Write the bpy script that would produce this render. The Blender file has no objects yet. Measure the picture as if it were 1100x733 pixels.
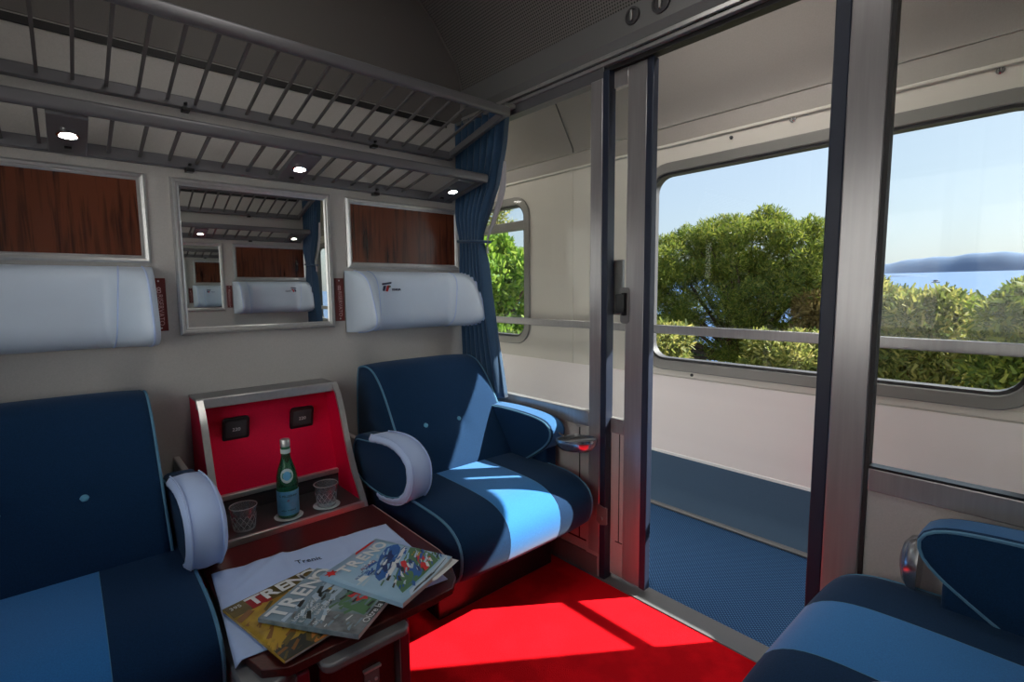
import bpy, math, random
import numpy as np
from mathutils import Vector, Matrix
PI = math.pi
scn = bpy.context.scene
# ------------------------------------------------------------------ camera
cd = bpy.data.cameras.new('camera'); cam = bpy.data.objects.new('camera', cd)
scn.collection.objects.link(cam); scn.camera = cam
yaw, pit, rol = .846, -.101, -.009
F = Vector((math.cos(pit)*math.cos(yaw), math.cos(pit)*math.sin(yaw), math.sin(pit)))
R0 = F.cross(Vector((0, 0, 1))).normalized(); U0 = R0.cross(F)
R = math.cos(rol)*R0+math.sin(rol)*U0; U = -math.sin(rol)*R0+math.cos(rol)*U0
cam.matrix_world = Matrix(((R.x, U.x, -F.x, -1.541), (R.y, U.y, -F.y, -2.09), (R.z, U.z, -F.z, 1.16), (0, 0, 0, 1)))
cd.sensor_width = 36; cd.lens = 36*543.24/1100; cd.clip_start = .02; cd.clip_end = 9000
# ------------------------------------------------------------------ sky, sun, exposure
SUN_DIR = Vector((1, -.70, .97)).normalized()
world = bpy.data.worlds.new('sky'); scn.world = world; world.use_nodes = True
wn = world.node_tree; bg = wn.nodes['Background']
sky = wn.nodes.new('ShaderNodeTexSky'); sky.sky_type = 'NISHITA'; sky.sun_disc = False
sky.sun_elevation = math.asin(SUN_DIR.z); sky.sun_rotation = math.atan2(SUN_DIR.x, SUN_DIR.y)
sky.air_density = 1.0; sky.dust_density = 2.2; sky.ozone_density = 1.6
haze = wn.nodes.new('ShaderNodeMix'); haze.data_type = 'RGBA'; haze.inputs[0].default_value = .62   # thin even haze over the whole sky
haze.inputs[7].default_value = (3.35, 4.05, 4.85, 1); wn.links.new(sky.outputs[0], haze.inputs[6])
wn.links.new(haze.outputs[2], bg.inputs[0]); bg.inputs[1].default_value = .057
sd = bpy.data.lights.new('sun', 'SUN'); sd.energy = 4.6; sd.angle = .009; sd.color = (1, .95, .88)
sun = bpy.data.objects.new('sun', sd); scn.collection.objects.link(sun)
sun.rotation_euler = (-SUN_DIR).to_track_quat('-Z', 'Y').to_euler(); sun.location = (20, -14, 20)
scn.view_settings.view_transform = 'Standard'; scn.view_settings.look = 'None'
scn.view_settings.exposure = 1.8; scn.view_settings.gamma = 1
scn.cycles.max_bounces = 14; scn.cycles.diffuse_bounces = 7; scn.cycles.glossy_bounces = 6
scn.cycles.transparent_max_bounces = 24; scn.cycles.transmission_bounces = 10
scn.cycles.sample_clamp_indirect = 6

# ------------------------------------------------------------------ materials
def mat(name, col, rough=.5, metal=0, **k):
    m = bpy.data.materials.new(name); m.use_nodes = True
    b = m.node_tree.nodes['Principled BSDF']
    b.inputs['Base Color'].default_value = (*col, 1); b.inputs['Roughness'].default_value = rough
    b.inputs['Metallic'].default_value = metal
    for kk, v in k.items():
        b.inputs[kk.replace('_', ' ')].default_value = v
    return m
def noise(m, scale, amount, bump=0, bdist=.002, detail=4, stretch=None, col2=None, coord='Object'):
    """variation of colour plus fine relief"""
    nt = m.node_tree; N = nt.nodes.new; L = nt.links.new; b = nt.nodes['Principled BSDF']
    tc = N('ShaderNodeTexCoord'); mp = N('ShaderNodeMapping'); L(tc.outputs[coord], mp.inputs[0])
    if stretch: mp.inputs['Scale'].default_value = stretch
    n = N('ShaderNodeTexNoise'); n.inputs['Scale'].default_value = scale; n.inputs['Detail'].default_value = detail
    L(mp.outputs[0], n.inputs['Vector'])
    base = b.inputs['Base Color'].default_value[:]
    if amount or col2:
        mx = N('ShaderNodeMix'); mx.data_type = 'RGBA'
        cr = N('ShaderNodeMapRange'); cr.inputs[1].default_value = .3; cr.inputs[2].default_value = .7
        L(n.outputs[0], cr.inputs[0]); L(cr.outputs[0], mx.inputs[0])
        mx.inputs[6].default_value = base
        mx.inputs[7].default_value = (*col2, 1) if col2 else tuple(c*(1-amount) for c in base[:3])+(1,)
        L(mx.outputs[2], b.inputs['Base Color'])
    if bump:
        bp = N('ShaderNodeBump'); bp.inputs['Strength'].default_value = bump; bp.inputs['Distance'].default_value = bdist
        L(n.outputs[0], bp.inputs['Height']); L(bp.outputs[0], b.inputs['Normal'])
    return m
M = {}
M['wall'] = noise(mat('beige_laminate', (.48, .465, .45), .5), 260, .10, .25, .0006)
M['wall_up'] = noise(mat('grey_vinyl', (.15, .14, .135), .6), 300, .12, .3, .0006)
M['panel'] = noise(mat('cream_laminate', (.62, .59, .54), .32), 3, .05, coord='Generated')
M['taupe'] = noise(mat('taupe_ceiling_laminate', (.31, .285, .265), .5), 200, .08, .1, .0005)
M['panel_bounce'] = noise(mat('cream_laminate_bounce_lit', (.86, .80, .80), .28), 3, .05, coord='Generated')  # lighter copy of the cream: bounced light put into the colour
M['alu'] = noise(mat('brushed_aluminium', (.40, .39, .40), .28, .5), 90, .12, .1, .0004, stretch=(1, 1, .05))
M['alu_light'] = noise(mat('satin_aluminium', (.62, .62, .62), .3, .7), 60, .1)
M['alu_paint'] = mat('painted_grey_metal', (.20, .20, .205), .42, .3)
M['rack'] = mat('rack_grey_paint', (.15, .15, .165), .38, .35)
M['rack_slat'] = mat('rack_slat_grey', (.13, .125, .13), .45, .2)
M['dark'] = mat('dark_gap', (.012, .012, .014), .6)
M['seal'] = mat('dark_blue_rubber', (.012, .02, .045), .5)
M['chrome'] = mat('chrome', (.8, .8, .8), .08, 1)
M['mirror'] = mat('mirror_silver', (.80, .82, .80), .01, 1)
M['navy'] = noise(mat('navy_velvet', (.006, .035, .10), .9, Sheen_Weight=.14, Sheen_Roughness=.4, Sheen_Tint=(.6, .8, 1, 1), Specular_IOR_Level=.2), 420, .35, .35, .001)
M['sky_velvet'] = noise(mat('light_blue_velvet', (.035, .21, .54), .9, Sheen_Weight=.45, Sheen_Roughness=.4, Sheen_Tint=(.9, .9, 1, 1), Specular_IOR_Level=.2), 420, .2, .3, .001)
M['arm_blue'] = noise(mat('mid_blue_velvet', (.020, .13, .34), .85, Sheen_Weight=.3, Sheen_Roughness=.4, Sheen_Tint=(.6, .8, 1, 1)), 420, .2, .3, .001)
M['piping'] = mat('light_blue_piping', (.09, .24, .38), .7)
M['button'] = mat('pale_blue_button', (.12, .38, .56), .6)
M['linen'] = noise(mat('white_linen_sky_tint', (.50, .64, .95), .8, Sheen_Weight=.2), 9, .06, .5, .006, detail=3)  # white cloth, with bluish sky light put into its base colour
M['leather'] = noise(mat('white_leatherette_sky_tint', (.64, .75, .90), .45), 7, .05, .3, .004, detail=3)  # white cover tinted by the blue of the window skylight
M['maroon'] = noise(mat('maroon_laminate', (.10, .016, .014), .3), 160, .45, .1, .0005)
M['red_panel'] = noise(mat('red_laminate', (.85, .001, .055), .5, Specular_IOR_Level=.25), 300, .15)
M['shelf_grey'] = noise(mat('dark_grey_laminate', (.055, .055, .06), .3), 200, .3)
M['black'] = mat('black_plastic', (.012, .013, .014), .3)
M['tag'] = mat('dark_red_plate', (.13, .016, .014), .35)
M['white'] = mat('white_print', (.8, .8, .8), .5)
M['white_trim'] = mat('white_metal_strip', (.85, .85, .86), .3)
M['frame_grey'] = mat('grey_window_frame', (.24, .235, .225), .4, .3)
M['pink'] = mat('faded_pink_print', (.55, .35, .35), .5)
M['curtain'] = noise(mat('blue_curtain_cloth', (.014, .058, .13), .85, Sheen_Weight=.3), 200, .2, .1, .001)
M['strap'] = mat('grey_curtain_lining', (.38, .37, .40), .85)
M['rubber'] = mat('grey_rubber', (.05, .05, .055), .6)
M['ashtray'] = mat('steel_ashtray', (.55, .56, .58), .22, .9)
M['paper'] = noise(mat('paper_block', (.62, .60, .55), .7), 400, .3, stretch=(1, 1, 8))

def wood_mat():
    m = mat('mahogany_veneer', (.10, .028, .014), .22); nt = m.node_tree; N = nt.nodes.new; L = nt.links.new
    b = nt.nodes['Principled BSDF']; tc = N('ShaderNodeTexCoord'); mp = N('ShaderNodeMapping')
    mp.inputs['Scale'].default_value = (60, 60, 3.0); L(tc.outputs['Object'], mp.inputs[0])
    n = N('ShaderNodeTexNoise'); n.inputs['Scale'].default_value = 1.3; n.inputs['Detail'].default_value = 7; n.inputs['Distortion'].default_value = .7
    n2 = N('ShaderNodeTexNoise'); n2.inputs['Scale'].default_value = 2.6; n2.inputs['Detail'].default_value = 2
    L(mp.outputs[0], n.inputs['Vector']); L(tc.outputs['Object'], n2.inputs['Vector'])
    a = N('ShaderNodeMath'); a.operation = 'ADD'; L(n.outputs[0], a.inputs[0]); L(n2.outputs[0], a.inputs[1])
    cr = N('ShaderNodeValToRGB'); L(a.outputs[0], cr.inputs[0])
    e = cr.color_ramp.elements; e[0].position = .72; e[0].color = (.014, .005, .004, 1); e[1].position = 1.25 if False else 1.0; e[1].color = (.13, .036, .017, 1)
    e2 = cr.color_ramp.elements.new(1.0-.12); e2.color = (.08, .022, .011, 1)
    L(cr.outputs[0], b.inputs['Base Color']); return m
M['wood'] = wood_mat()

def red_carpet():
    m = mat('red_carpet', (.62, .012, .022), .95, Specular_IOR_Level=.1); nt = m.node_tree; N = nt.nodes.new; L = nt.links.new
    b = nt.nodes['Principled BSDF']; tc = N('ShaderNodeTexCoord')
    n = N('ShaderNodeTexNoise'); n.inputs['Scale'].default_value = 6; n.inputs['Detail'].default_value = 5
    n2 = N('ShaderNodeTexNoise'); n2.inputs['Scale'].default_value = 420
    for q in (n, n2): L(tc.outputs['Object'], q.inputs['Vector'])
    mr = N('ShaderNodeMapRange'); mr.inputs[1].default_value = .40; mr.inputs[2].default_value = .52; L(n.outputs[0], mr.inputs[0])
    mx = N('ShaderNodeMix'); mx.data_type = 'RGBA'; L(mr.outputs[0], mx.inputs[0])
    mx.inputs[6].default_value = (.64, .003, .009, 1); mx.inputs[7].default_value = (.80, .004, .011, 1); L(mx.outputs[2], b.inputs['Base Color'])
    bp = N('ShaderNodeBump'); bp.inputs['Strength'].default_value = .6; bp.inputs['Distance'].default_value = .003
    L(n2.outputs[0], bp.inputs['Height']); L(bp.outputs[0], b.inputs['Normal']); return m
M['red_carpet'] = red_carpet()
def grid_mat(name, c1, c2, sx, sy, thr, rough=.9, bump=.5, rot=0, smooth=.25):
    """small woven / perforated dot pattern in object x,y (metres)"""
    m = mat(name, c1, rough); nt = m.node_tree; N = nt.nodes.new; L = nt.links.new
    b = nt.nodes['Principled BSDF']; tc = N('ShaderNodeTexCoord'); mp = N('ShaderNodeMapping'); mp.inputs['Rotation'].default_value[2] = rot
    L(tc.outputs['UV'], mp.inputs[0]); sp = N('ShaderNodeSeparateXYZ'); L(mp.outputs[0], sp.inputs[0]); outs = []
    for i, s in ((0, sx), (1, sy)):
        a = N('ShaderNodeMath'); a.operation = 'MULTIPLY'; a.inputs[1].default_value = 2*PI*s; L(sp.outputs[i], a.inputs[0])
        c = N('ShaderNodeMath'); c.operation = 'SINE'; L(a.outputs[0], c.inputs[0]); outs.append(c)
    mu = N('ShaderNodeMath'); mu.operation = 'ADD'; L(outs[0].outputs[0], mu.inputs[0]); L(outs[1].outputs[0], mu.inputs[1])
    mr = N('ShaderNodeMapRange'); mr.inputs[1].default_value = thr-smooth; mr.inputs[2].default_value = thr+smooth; L(mu.outputs[0], mr.inputs[0])
    mx = N('ShaderNodeMix'); mx.data_type = 'RGBA'; L(mr.outputs[0], mx.inputs[0]); mx.inputs[6].default_value = (*c1, 1); mx.inputs[7].default_value = (*c2, 1)
    L(mx.outputs[2], b.inputs['Base Color'])
    bp = N('ShaderNodeBump'); bp.inputs['Strength'].default_value = bump; bp.inputs['Distance'].default_value = .001; bp.invert = True
    L(mr.outputs[0], bp.inputs['Height']); L(bp.outputs[0], b.inputs['Normal']); return m
M['perf'] = grid_mat('perforated_ceiling_panel', (.17, .16, .155), (.015, .015, .015), 90, 90, .75, .5, .4)
M['blue_carpet'] = grid_mat('ribbed_blue_carpet', (.010, .055, .16), (.08, .22, .44), 105, 105, .7, .95, .6, rot=.785)
M['blue_skirt'] = noise(mat('blue_grey_wall_carpet', (.065, .12, .20), .9), 500, .2, .3, .001)

def glass(name, tint=(.97, .98, .98), refl=1.0):
    m = bpy.data.materials.new(name); m.use_nodes = True; nt = m.node_tree; nt.nodes.clear(); N = nt.nodes.new; L = nt.links.new
    o = N('ShaderNodeOutputMaterial'); t = N('ShaderNodeBsdfTransparent'); t.inputs[0].default_value = (*tint, 1)
    g = N('ShaderNodeBsdfGlossy'); g.inputs['Roughness'].default_value = 0.0
    f = N('ShaderNodeFresnel'); f.inputs[0].default_value = 1.45; mu = N('ShaderNodeMath'); mu.operation = 'MULTIPLY'; mu.inputs[1].default_value = refl
    ge = N('ShaderNodeNewGeometry'); iv = N('ShaderNodeMath'); iv.operation = 'SUBTRACT'; iv.inputs[0].default_value = 1; L(ge.outputs['Backfacing'], iv.inputs[1])
    m2 = N('ShaderNodeMath'); m2.operation = 'MULTIPLY'; mx = N('ShaderNodeMixShader'); L(f.outputs[0], mu.inputs[0]); L(mu.outputs[0], m2.inputs[0]); L(iv.outputs[0], m2.inputs[1]); L(m2.outputs[0], mx.inputs[0]); L(t.outputs[0], mx.inputs[1]); L(g.outputs[0], mx.inputs[2]); L(mx.outputs[0], o.inputs[0])
    return m
M['pane'] = glass('window_glass', (.96, .98, .98), .8)
M['pane_door'] = glass('partition_glass', (.97, .98, .97), .7)
M['tumbler'] = mat('cut_glass', (.95, .97, 1), .03, Transmission_Weight=1.0, IOR=1.45)
M['tumbler'] = glass('cut_glass', (.86, .88, .90), 2.2)
nt = M['tumbler'].node_tree; df = nt.nodes.new('ShaderNodeBsdfDiffuse'); df.inputs[0].default_value = (.7, .72, .75, 1); ms = nt.nodes.new('ShaderNodeMixShader'); ms.inputs[0].default_value = .10
ou = [q for q in nt.nodes if q.type == 'OUTPUT_MATERIAL'][0]; src = ou.inputs[0].links[0].from_socket; nt.links.new(src, ms.inputs[1]); nt.links.new(df.outputs[0], ms.inputs[2]); nt.links.new(ms.outputs[0], ou.inputs[0])
M['cut_edge'] = mat('bright_cut_glass_edge', (.75, .78, .80), .12, Transmission_Weight=.45)
M['bottle'] = mat('green_glass', (.08, .45, .22), .05, Transmission_Weight=.85, IOR=1.45)
M['label_blue'] = noise(mat('pale_blue_label', (.16, .55, .85), .5), 60, .15)
M['label_white'] = mat('white_label', (.62, .72, .74), .5)
M['lamp'] = mat('lit_lamp', (1, 1, 1), .5, Emission_Color=(1, .97, .92, 1), Emission_Strength=9.0)

# ------------------------------------------------------------------ mesh helpers
COL = scn.collection
class MB:
    def __init__(s): s.v = []; s.f = []; s.m = []; s.uv = None
    def add(s, vs, fs, mi=0):
        o = len(s.v); s.v += [tuple(v) for v in vs]; s.f += [tuple(i+o for i in f) for f in fs]; s.m += [mi]*len(fs); return s
    def box(s, x0, x1, y0, y1, z0, z1, mi=0):
        return s.add([(x, y, z) for x in (x0, x1) for y in (y0, y1) for z in (z0, z1)],
                     [(0, 1, 3, 2), (4, 6, 7, 5), (0, 4, 5, 1), (2, 3, 7, 6), (0, 2, 6, 4), (1, 5, 7, 3)], mi)
    def prism(s, pts, ax, a, b, mi=0):
        """pts 2-D outline in the other two axes, extruded from a to b along ax"""
        n = len(pts); i = 'xyz'.index(ax)
        def P(p, t): q = list(p); q.insert(i, t); return q
        vs = [P(p, a) for p in pts]+[P(p, b) for p in pts]
        fs = [tuple(range(n)), tuple(range(2*n-1, n-1, -1))]+[(k, (k+1) % n, n+(k+1) % n, n+k) for k in range(n)]
        return s.add(vs, fs, mi)
    def ring(s, outer, inner, ax, a, b, mi=0):
        n = len(outer); i = 'xyz'.index(ax)
        def P(p, t): q = list(p); q.insert(i, t); return q
        vs = [P(p, a) for p in outer]+[P(p, a) for p in inner]+[P(p, b) for p in outer]+[P(p, b) for p in inner]
        fs = []
        for k in range(n):
            j = (k+1) % n
            fs += [(k, j, n+j, n+k), (2*n+k, 3*n+k, 3*n+j, 2*n+j), (k, 2*n+k, 2*n+j, j), (n+k, n+j, 3*n+j, 3*n+k)]
        return s.add(vs, fs, mi)
    def tube(s, path, r, n=8, mi=0, closed=False, caps=True):
        path = [Vector(p) for p in path]; k = len(path); vs = []; up = None
        for i, p in enumerate(path):
            a = path[(i-1) % k] if (closed or i > 0) else p; b = path[(i+1) % k] if (closed or i < k-1) else p
            t = (b-a).normalized()
            if up is None: up = Vector((0, 0, 1)) if abs(t.z) < .9 else Vector((1, 0, 0))
            x = t.cross(up)
            if x.length < 1e-5: x = t.orthogonal()
            x.normalize(); y = x.cross(t).normalized(); up = y
            rr = r[i] if isinstance(r, (list, tuple)) else r
            vs += [p+rr*(math.cos(2*PI*j/n)*x+math.sin(2*PI*j/n)*y) for j in range(n)]
        fs = []
        for i in range(k if closed else k-1):
            j = (i+1) % k
            fs += [(i*n+q, i*n+(q+1) % n, j*n+(q+1) % n, j*n+q) for q in range(n)]
        if caps and not closed: fs += [tuple(range(n-1, -1, -1)), tuple((k-1)*n+q for q in range(n))]
        return s.add(vs, fs, mi)
    def lathe(s, prof, c=(0, 0, 0), n=28, mi=0, ax='z'):
        vs = []; k = len(prof)
        for r, h in prof:
            for q in range(n):
                a = 2*PI*q/n; p = (r*math.cos(a), r*math.sin(a), h)
                if ax == 'y': p = (p[0], p[2], p[1])
                if ax == 'x': p = (p[2], p[0], p[1])
                vs.append((c[0]+p[0], c[1]+p[1], c[2]+p[2]))
        fs = [(i*n+q, i*n+(q+1) % n, (i+1)*n+(q+1) % n, (i+1)*n+q) for i in range(k-1) for q in range(n)]
        return s.add(vs, fs, mi)
    def grid(s, fn, nu, nv, mi=0, thick=0):
        vs = [fn(u/nu, v/nv) for u in range(nu+1) for v in range(nv+1)]
        fs = [(u*(nv+1)+v, (u+1)*(nv+1)+v, (u+1)*(nv+1)+v+1, u*(nv+1)+v+1) for u in range(nu) for v in range(nv)]
        return s.add(vs, fs, mi)
def link(o, parent=None):
    COL.objects.link(o)
    if parent is not None: o.parent = parent
    return o
def build(mb, name, mats, parent=None, smooth=35, bevel=0, seg=2, solid=0, rel=None, recalc=True):
    """rel: world point that becomes the object's origin"""
    me = bpy.data.meshes.new(name)
    off = Vector((0, 0, 0))
    if parent is None:
        a = np.array(mb.v); off = Vector((float(a[:, 0].mean()), float(a[:, 1].mean()), float(a[:, 2].min())))
    me.from_pydata([Vector(v)-off for v in mb.v], [], mb.f)
    if not isinstance(mats, (list, tuple)): mats = [mats]
    for m in mats: me.materials.append(m)
    if len(mats) > 1: me.polygons.foreach_set('material_index', mb.m)
    if recalc:
        import bmesh
        b = bmesh.new(); b.from_mesh(me); bmesh.ops.recalc_face_normals(b, faces=b.faces); b.to_mesh(me); b.free()
    if smooth:
        me.shade_smooth(); me.set_sharp_from_angle(angle=math.radians(smooth))
    o = bpy.data.objects.new(name, me); o.location = off
    if bevel:
        md = o.modifiers.new('bevel', 'BEVEL'); md.width = bevel; md.segments = seg; md.limit_method = 'ANGLE'; md.angle_limit = math.radians(40)
    if solid:
        md = o.modifiers.new('solid', 'SOLIDIFY'); md.thickness = solid; md.offset = 0
    return link(o, parent)
def struct(o, label=None):
    o['kind'] = 'structure'
    if label: o['label'] = label
    return o
def tag(o, label, cat, group=None):
    o['label'] = label; o['category'] = cat
    if group: o['group'] = group
    return o
def thing(name, label, cat, loc=(0, 0, 0), rz=0, group=None):
    o = bpy.data.objects.new(name, None); o.empty_display_size = .1; o.location = loc; o.rotation_euler = (0, 0, rz)
    link(o); return tag(o, label, cat, group)
def copy_tree(o, parent=None):
    c = o.copy(); COL.objects.link(c); c.parent = parent
    for ch in list(o.children): copy_tree(ch, c)
    return c
def text(body, size, mt, parent, M4, name='lettering', extr=.0003, align='CENTER', font_scale=(1, 1), bold=0):
    """flat print as a mesh; M4 places it (text lies in its local xy plane)"""
    cu = bpy.data.curves.new('t', 'FONT'); cu.body = body; cu.size = size; cu.extrude = extr; cu.align_x = align; cu.align_y = 'CENTER'; cu.resolution_u = 3; cu.offset = bold
    ob = bpy.data.objects.new('t', cu); me = bpy.data.meshes.new_from_object(ob); bpy.data.objects.remove(ob)
    me.name = name; me.transform(Matrix.Diagonal((font_scale[0], font_scale[1], 1, 1))); me.materials.clear(); me.materials.append(mt)
    o = bpy.data.objects.new(name, me); link(o, parent); o.matrix_local = M4; return o
def basis(origin, xd, yd):
    x = Vector(xd).normalized(); y = Vector(yd); y = (y-y.dot(x)*x).normalized(); z = x.cross(y)
    return Matrix(((x.x, y.x, z.x, origin[0]), (x.y, y.y, z.y, origin[1]), (x.z, y.z, z.z, origin[2]), (0, 0, 0, 1)))
def rrect(a0, a1, b0, b1, r, n=6):
    out = []
    for (ca, cb, s) in ((a1-r, b1-r, 0), (a0+r, b1-r, 1), (a0+r, b0+r, 2), (a1-r, b0+r, 3)):
        for k in range(n+1):
            t = (s+k/n)*PI/2; out.append((ca+r*math.cos(t), cb+r*math.sin(t)))
    return out
def resample(pts, n, closed=True):
    P = [Vector(p) for p in pts]
    if closed: P = P+[P[0]]
    d = [0]
    for a, b in zip(P, P[1:]): d.append(d[-1]+(b-a).length)
    out = []; m = n if closed else n-1
    for k in range(n):
        t = d[-1]*k/m
        for i in range(len(P)-1):
            if d[i+1] >= t-1e-9: break
        s = (t-d[i])/max(d[i+1]-d[i], 1e-9); out.append(P[i].lerp(P[i+1], min(max(s, 0), 1)))
    return out
def smooth_loop(pts, it=2):
    P = [Vector(p) for p in pts]
    for _ in range(it):
        Q = []
        for i in range(len(P)):
            a, b = P[i], P[(i+1) % len(P)]; Q += [a.lerp(b, .25), a.lerp(b, .75)]
        P = Q
    return P
def offset2(P, d):
    n = len(P); out = []
    ar = sum(P[i].x*P[(i+1) % n].y-P[(i+1) % n].x*P[i].y for i in range(n)); sg = 1 if ar > 0 else -1
    for i in range(n):
        t = (P[(i+1) % n]-P[i-1]).normalized(); nn = Vector((t.y, -t.x))*sg; out.append(P[i]-nn*d)
    return out
def pad(mb, prof, x0, x1, r=.018, nx=20, crown=.006, mi=0, stripe=None, dimples=(), npr=64):
    """upholstered body: a (y,z) outline carried along x with rounded side edges"""
    P = resample(smooth_loop(prof), npr)
    st = [(x0, r), (x0+r*.3, r*.3), (x0+r, 0)]
    xs = list(np.linspace(x0+r, x1-r, nx+1))[1:-1]
    if stripe:
        xs = sorted([x for x in xs if abs(x-stripe[0]) > .012 and abs(x-stripe[1]) > .012]+list(stripe))
    st += [(x, 0) for x in xs]+[(x1-r, 0), (x1-r*.3, r*.3), (x1, r)]
    vs = []
    for x, ins in st:
        c = 1-((x-(x0+x1)/2)/((x1-x0)/2))**4
        Q = offset2(P, ins-crown*c)
        for k, q in enumerate(Q):
            y, z = q.x, q.y
            for (dx, dz, da) in dimples:
                dd = math.hypot(x-dx, z-dz)
                if y < -.12: y += da*math.exp(-(dd/.035)**2)
            vs.append((x, y, z))
    n = npr; fs = []; mi_l = []
    for i in range(len(st)-1):
        xm = (st[i][0]+st[i+1][0])/2
        m = 1 if (stripe and stripe[0] < xm < stripe[1]) else 0
        for q in range(n):
            fs.append((i*n+q, i*n+(q+1) % n, (i+1)*n+(q+1) % n, (i+1)*n+q)); mi_l.append(m)
    fs.append(tuple(range(n-1, -1, -1))); mi_l.append(0)
    fs.append(tuple((len(st)-1)*n+q for q in range(n))); mi_l.append(0)
    o = len(mb.v); mb.v += vs; mb.f += [tuple(i+o for i in f) for f in fs]; mb.m += mi_l
    return P
def piping(P, x, r=.004, d=.0, lo=None):
    Q = offset2(P, d); return MB().tube([(x, q.x, q.y) for q in Q], r, 6, closed=True)

# =================================================================== THE SETTING
W = .82            # corridor outer wall
S = -2.585          # opposite seat wall
XO = -2.02         # outside wall of the compartment (behind the left seat)
YA, YB = 3.2, -5.2 # corridor extent
# floors
def uvbox(o, s=1.0):
    me = o.data; uv = me.uv_layers.new(name='UVMap')
    for p in me.polygons:
        nrm = p.normal
        for li in p.loop_indices:
            v = me.vertices[me.loops[li].vertex_index].co
            a = (v.x, v.y) if abs(nrm.z) > .7 else ((v.y, v.z) if abs(nrm.x) > abs(nrm.y) else (v.x, v.z))
            uv.data[li].uv = (a[0]*s, a[1]*s)
    return o
o = struct(build(MB().box(XO-.06, -.012, S-.05, .05, -.05, 0), 'floor', M['red_carpet'], smooth=0), 'bright red carpet on the compartment floor')
o = struct(uvbox(build(MB().box(.085, W+.05, YB, YA, -.05, 0), 'floor', M['blue_carpet'], smooth=0)), 'ribbed dark blue carpet on the corridor floor')
sill = struct(build(MB().box(-.012, .085, S, 0, -.05, .004), 'trim_1', M['alu_paint'], bevel=.002), 'metal door sill between red and blue carpet')
build(MB().box(-.016, .002, S+.0, 0, .004, .010), 'sill_strip', M['alu_light'], sill, bevel=.002)
build(MB().box(.028, .040, S+.0, 0, .003, .010), 'sill_strip', M['alu_light'], sill, bevel=.002)
# seat walls
for nm, y0, y1, lab in (('wall_left', 0, .05, 'beige textured wall carrying the mirror, racks and headrests'), ('wall_right', S-.05, S, 'beige textured wall behind the camera side seats')):
    struct(build(MB().box(XO-.06, 0.0, y0, y1, 0, 2.75), nm, M['wall'], smooth=0), lab)
    s = 1 if y0 == 0 else -1
    yy = 0 if s == 1 else S
    ypos = (yy-.004*s, yy+.002*s)
    o = struct(build(MB().box(XO, -.002, min(ypos), max(ypos), 1.965, 2.74), 'trim_2', M['wall_up'], smooth=0), 'grey vinyl panel of the wall above the upper rack')
    o = struct(build(MB().box(XO, -.10, min(yy-.006*s, yy), max(yy-.006*s, yy), 1.935, 1.958), 'trim_3', M['dark'], smooth=0), 'dark ventilation slot behind the upper rack')
# vault ceiling of the compartment
vault = [(0.0, 2.12), (-.034, 2.242), (-.09, 2.31), (-.16, 2.40), (-.235, 2.468), (-.38, 2.56), (-.6, 2.63), (-1.0, 2.66), (-1.4, 2.63), (-1.65, 2.56), (-1.8, 2.46), (-1.92, 2.33), (-1.99, 2.2), (XO, 2.08)]
vp = [Vector(p) for p in vault]
mb = MB(); L0 = 0; n = len(vp); lens = [0]
for a, b in zip(vp, vp[1:]): lens.append(lens[-1]+(b-a).length)
mb.add([(p.x, y, p.y) for y in (0.002, S-.002) for p in vp]+[(p.x*1.02-.02+.03, y, p.y+.03) for y in (0.002, S-.002) for p in vp],
       [(i, i+1, n+i+1, n+i) for i in range(n-1)]+[(2*n+i, 3*n+i, 3*n+i+1, 2*n+i+1) for i in range(n-1)])
o = build(mb, 'ceiling', M['perf'], smooth=60, recalc=False); struct(o, 'dark perforated vaulted ceiling over the compartment')
uv = o.data.uv_layers.new(name='UVMap')
for p in o.data.polygons:
    for li in p.loop_indices:
        vi = o.data.loops[li].vertex_index; uv.data[li].uv = (lens[vi % n], o.data.vertices[vi].co.y)
# seam bead in the corner
for yy in (-.006, S+.006):
    struct(build(MB().tube([(p.x-.004, yy, p.y-.004) for p in vp], .006, 6), 'trim_4', M['wall_up']), 'bead along the ceiling corner')
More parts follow.
